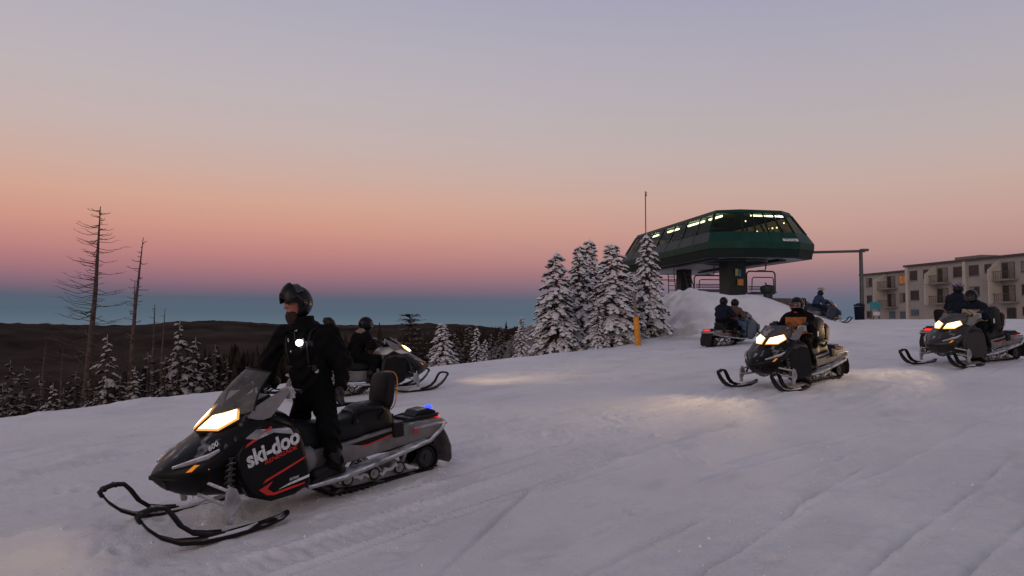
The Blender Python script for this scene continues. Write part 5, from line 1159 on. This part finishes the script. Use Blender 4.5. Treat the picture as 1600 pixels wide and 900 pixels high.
HJ = dict(pelvis=(-.185, .01, .99), chest=(-.14, .01, 1.41), neck=(-.10, .0, 1.65), head=(-.055, 0, 1.845), sL=(-.27, .185, 1.555), sR=(.01, -.17, 1.57), eL=(-.375, .25, 1.28), eR=(.10, -.30, 1.31), wL=(-.335, .275, 1.06), wR=(.075, -.34, 1.085),
          hL=(-.22, .115, .96), hR=(-.16, -.095, .96), kL=(-.19, .27, .64), kR=(-.12, -.235, .66), aL=(-.20, .345, .345), aR=(-.16, -.345, .345), tL=(-.04, .355, .285), tR=(.0, -.355, .285))
man, put, fr = person(MH, 'bearded man in black standing on the red and black snowmobile, helmet chin bar raised', HJ, (.99, -.05, -.08), (.90, .43, 0), (M_cloth, M_pants, M_skin), 'flip', .0115, M_helmet, 'R', hero=True)
f, l, u, ch, up, hd, hf, hl, hu = fr
def f_beard(P):
    D = sd_ell(P, hd+hf*.050-hu*.115, (.068, .066, .088), np.stack([hf, hl, hu], 1)); D = np.maximum(D, -sd_ell(P, hd+hf*.05-hu*.01, (.075, .05, .062), np.stack([hf, hl, hu], 1)))
    return D+.004*np.sin(P[..., 0]*160)*np.sin(P[..., 1]*170+P[..., 2]*60)
Vv, Fq = nets(f_beard, hd-.24, hd+.2, .007); put('beard', fast_mesh('beard', Vv, Fq, M_beard))
mb = MB()
for s in (-1, 1): p = hd+hf*.094+hu*.012+hl*s*.033; mb.ell(p, (.010, .012, .008), 8, 6)
put('eyes', mb.mesh('eyes', M_eye, 60))
def chest_pt(a, b, o=.0): return ch+f*(.150+o)+l*a+up*b
def disc(name, p, r, m, th=.02):
    mb = MB(); mb.cyl(p, p+f*th, r, 16); put(name, mb.mesh(name, m, 40))
disc('chest_lamp', chest_pt(.045, .075, -.005), .030, M_torch, .03)
mb = MB(); mb.tube([chest_pt(.045, .075, -.012)+(l*math.cos(a)+up*math.sin(a))*.035 for a in np.linspace(0, 6.283, 16, endpoint=False)], .008, 6, closed=True); put('lamp_ring', mb.mesh('lamp_ring', M_black))
for a, b, w, h, m in ((-.105, .10, .010, .032, M_badge), (-.085, .10, .008, .032, M_badge), (.03, .025, .045, .014, M_badge), (.05, .0, .035, .008, M_tan), (.085, .10, .006, .028, M_badge), (-.085, .005, .026, .008, M_badge), (.02, .19, .026, .006, M_badge)):
    X = np.array([l*w+up*(.25*w if w > h else 0), up*h]); p = chest_pt(a, b, .004 if abs(a) < .09 else -.022); mb = MB(); mb.plate([p+X[0]/2+X[1]/2, p-X[0]/2+X[1]/2, p-X[0]/2-X[1]/2, p+X[0]/2-X[1]/2], .012); put('jacket_tab', mb.mesh('jacket_tab', m))
disc('zip_pull', chest_pt(-.06, -.005, .0), .008, M_badge); disc('belt_buckle', chest_pt(.16, -.20, -.045), .018, M_badge, .015)
def f_col(P):                                  # thick collar and hood roll
    nk = np.array(HJ['neck']); D = np.abs(sd_cone(P, nk-u*.03, nk+u*.07-hf*.005, .105, .095))-.016
    D = np.maximum(D, np.abs(P[..., 2]-nk[2]-.015)-.065); return smin(D, sd_ell(P, nk-f*.10-u*.02, (.075, .13, .06), np.stack([f, l, u], 1)), .02)
Vv, Fq = nets(f_col, np.array(HJ['neck'])-.28, np.array(HJ['neck'])+.24, .011); put('collar', fast_mesh('collar', Vv, Fq, M_cloth))
mb = MB(); mb.tube([chest_pt(-.01, b_, .008-abs(b_)*.10) for b_ in (-.30, -.2, -.1, 0, .1, .18)], .006, 6); put('zip', mb.mesh('zip', M_dkmetal, 60))
for a_, b_ in ((-.12, -.17), (.12, -.17), (.12, .06)):
    p = chest_pt(a_, b_, -.012); X0, X1 = l*.10, up*.055; mb = MB(); mb.plate([p+X0/2+X1/2, p-X0/2+X1/2, p-X0/2-X1/2, p+X0/2-X1/2], .03); o_ = put('pocket_flap', mb.mesh('pocket_flap', M_glove)); bv = o_.modifiers.new('bevel', 'BEVEL'); bv.width = .008; bv.segments = 2
mb = MB()
for s in (-1, 1): mb.tube([ch+f*.15+l*s*.11-up*.12, ch+f*.155+l*s*.12+up*.02, ch+f*.10+l*s*.14+up*.17, ch-f*.02+l*s*.15+up*.22], .012, 6)
put('chest_strap', mb.mesh('chest_strap', M_black, 60))

# white-hooded sled behind the standing man
M2 = sled_matrix(578, 616, 14.7, R_(62))
snowmobile(M2, 'white hooded snowmobile facing away behind the standing man', dict(hood=M_whitehood, panel=M_gloss, tunnel=M_silver, accent=M_alu, cap=M_greyhood), beam=300, skip=('tail_light',))
r2, put2, fr2 = person(M2, 'rider in black with tan collar seated on the white hooded snowmobile', seated(.06, -.06), (.95, .1, -.1), (1, 0, 0), (M_cloth, M_pants, M_skin), 'goggle', zone=[(M_tan, lambda c, mi, fr: (mi == 0) & (((c-fr[3])@fr[4]) > .10) & (((c-fr[3])@fr[0]) < .06) & (np.abs((c-fr[3])@fr[1]) < .2))])
# tall luggage roll strapped behind its rider
mb = MB(); S = []
for z, a, b in ((.82, .10, .17), (.86, .13, .20), (1.2, .125, .20), (1.55, .11, .18), (1.61, .06, .12)):
    S.append([(-.55-(z-.82)*.36+a*math.cos(t)*(1 if abs(math.cos(t)) < .99 else .95), b*math.sin(t), z) for t in np.linspace(0, 6.283, 16, endpoint=False)])
mb.rings(S); lg = empty('luggage_roll'); lg.matrix_world = M2 @ Matrix.Translation((-.55, 0, .82)); o = link('bag', mb.mesh('bag', M_seat, 50), lg); o.matrix_local = Matrix.Translation((.55, 0, -.82))
mb = MB()
for z in (.95, 1.25): mb.tube([(-.55-(z-.82)*.36+.132*math.cos(t), .205*math.sin(t), z) for t in np.linspace(0, 6.283, 20, endpoint=False)], .012, 6, closed=True)
o = link('strap', mb.mesh('strap', M_brown, 60), lg); o.matrix_local = Matrix.Translation((.55, 0, -.82))
tag(lg, 'dark leaning luggage roll strapped behind the rider on the white hooded snowmobile', 'luggage')

# two-up sled riding away
M3 = sled_matrix(1149, 536, 24.5, R_(52))
snowmobile(M3, 'slate blue snowmobile carrying two riders past the snow mound, red tail lamp lit', dict(hood=M_slate, panel=M_slate, cap=M_slate, flap=M_rubber), beam=250, skip=('backrest', 'rack_box'))
person(M3, 'driver in brown jacket and jeans on the two rider snowmobile', seated(.08, .02), (1, 0, -.05), (1, 0, 0), (M_brown, M_jeans, M_skin), 'visor', .018)
person(M3, 'passenger in black jacket behind the brown jacketed driver', seated(.0, -.50, .08, back=True), (1, .1, 0), (1, 0, 0), (M_navy, M_pants, M_skin), 'visor', .018)

# sled with the orange-chested rider
M4 = sled_matrix(1240, 597, 13.3, R_(53+180))
snowmobile(M4, 'black snowmobile ridden by the orange chested rider, both headlights lit', dict(hood=M_gloss, accent=M_alu, cap=M_greyhood, flap=M_rubber), beam=270)
person(M4, 'rider in black and orange jacket with goggles on a black snowmobile', seated(-.04, -.08, .05), (.98, .12, -.03), (1, .1, 0), (M_cloth, M_pants, M_skin), 'goggle', .014,
       zone=[(M_orange, lambda c, mi, fr: (mi == 0) & ((((c-fr[3])@fr[0]) > .03) & (((c-fr[3])@fr[4]) < .10) & (np.abs((c-fr[3])@fr[1]) < .21) | ((((c-fr[3])@fr[4]) < -.08) & (((c-fr[3])@fr[0]) < .05) & (np.abs((c-fr[3])@fr[1]) < .26)))),
             (M_red, lambda c, mi, fr: (mi == 2) & (((c-fr[5])@fr[8]) < -.10))])
# sled at the right with the cream-chested rider
M5 = sled_matrix(1516, 566, 15.7, R_(66+180))
snowmobile(M5, 'dark brown grey snowmobile ridden by the cream chested rider, amber reflector on its nose', dict(hood=M_greyhood, panel=M_greyhood, cap=M_gloss, flap=M_rubber), beam=240)
person(M5, 'rider in black jacket with cream chest panel crouched over the handlebar', seated(.0, -.06, .05), (.9, .15, -.35), (1, .1, 0), (M_navy, M_pants, M_skin), 'visor', .015, M_helmet,
       zone=[(M_cream, lambda c, mi, fr: (mi == 0) & (((c-fr[3])@fr[0]) > .04) & (((c-fr[3])@fr[4]) < .06) & (np.abs((c-fr[3])@fr[1]) < .20)), (M_cream, lambda c, mi, fr: (mi == 0) & (((c-fr[3])@fr[4]) < -.22))])
# big pannier bags behind the two riders coming down
def pannier(M, label):
    root = empty('pannier_bag'); root.matrix_world = M @ Matrix.Translation((-.66, 0, .80))
    mb = MB(); rs = []
    for z, hx, hy in ((-.02, .15, .19), (.03, .18, .215), (.36, .17, .21), (.42, .13, .17)): rs.append([(x, y, z) for x, y in rrect(0, 0, hx, hy, .07, 4)])
    mb.rings(rs); mb.build('bag', M_seat, root, smooth=50)
    mb = MB(); mb.box((.175, 0, .18), (.03, .26, .20)); mb.build('pocket', M_black, root, bevel=.012)
    mb = MB()
    for y in (-.12, .12): mb.tube([(.185, y, 0), (.19, y, .36), (.10, y, .43), (-.10, y, .43), (-.185, y, .34), (-.19, y, 0)], .011, 6)
    mb.build('strap', M_black, root); mb = MB(); mb.box((.10, .205, .12), (.05, .02, .10)); mb.build('tag', M_badge, root, bevel=.005)
    tag(root, label, 'bag', 'bags strapped behind riders')
pannier(M4, 'black pannier bag behind the orange chested rider'); pannier(M5, 'black pannier bag behind the cream chested rider')

# sled half hidden behind it, heading away
M6 = sled_matrix(1503, 534, 19.5, R_(60))
snowmobile(M6, 'snowmobile heading away half hidden behind the cream chested rider', dict(hood=M_greyhood, flap=M_rubber), beam=100)
r6, put6, fr6 = person(M6, 'rider in navy with purple and white fur on the helmet, heading away', seated(.02, -.02, 0, .17), (1, .1, 0), (1, 0, 0), (M_navy, M_pants, M_skin), 'visor', .018)
def fur(put, fr, mats, name, n=90, r=.13, zmin=.04, offs=0, ln=.05):
    rd = random.Random(3); mb = MB(); hd, hf, hl, hu = fr[5:9]; c = hd+hu*(.03+offs)
    for k in range(n):
        a = rd.uniform(0, 6.283); z = rd.uniform(.35, 1); q = math.sqrt(1-z*z); d = hf*q*math.cos(a)+hl*q*math.sin(a)+hu*z; p = c+d*r; t = np.array([rd.gauss(0, 1) for _ in range(3)]); t = unit(np.cross(d, t))*.014
        e = p+d*ln*rd.uniform(.6, 1.3)+t*rd.uniform(-1, 1); mb.add([p-t, p+t, e], [(0, 1, 2)], rd.randint(0, len(mats)-1)); s = np.cross(d, t); mb.add([p-s, p+s, e], [(0, 1, 2)], rd.randint(0, len(mats)-1))
    put(name, mb.mesh(name, mats))
fur(put6, fr6, [M_purple, M_whitewool], 'helmet_fur', 260, .14)

# far blue sled
M7 = sled_matrix(1279, 503, 36.5, R_(78))
snowmobile(M7, 'blue snowmobile crossing the far flat snow below the lift', dict(hood=M_bluehood, panel=M_bluehood, cap=M_bluehood, seat=M_bluecloth), beam=0)
r7, put7, fr7 = person(M7, 'rider in blue with white fluffy crest on the helmet, crossing far off', seated(.04, -.02), (1, -.1, 0), (1, 0, 0), (M_bluecloth, M_navy, M_skin), 'visor', .02)
fur(put7, fr7, [M_whitewool], 'helmet_crest', 220, .08, offs=.10, ln=.20)
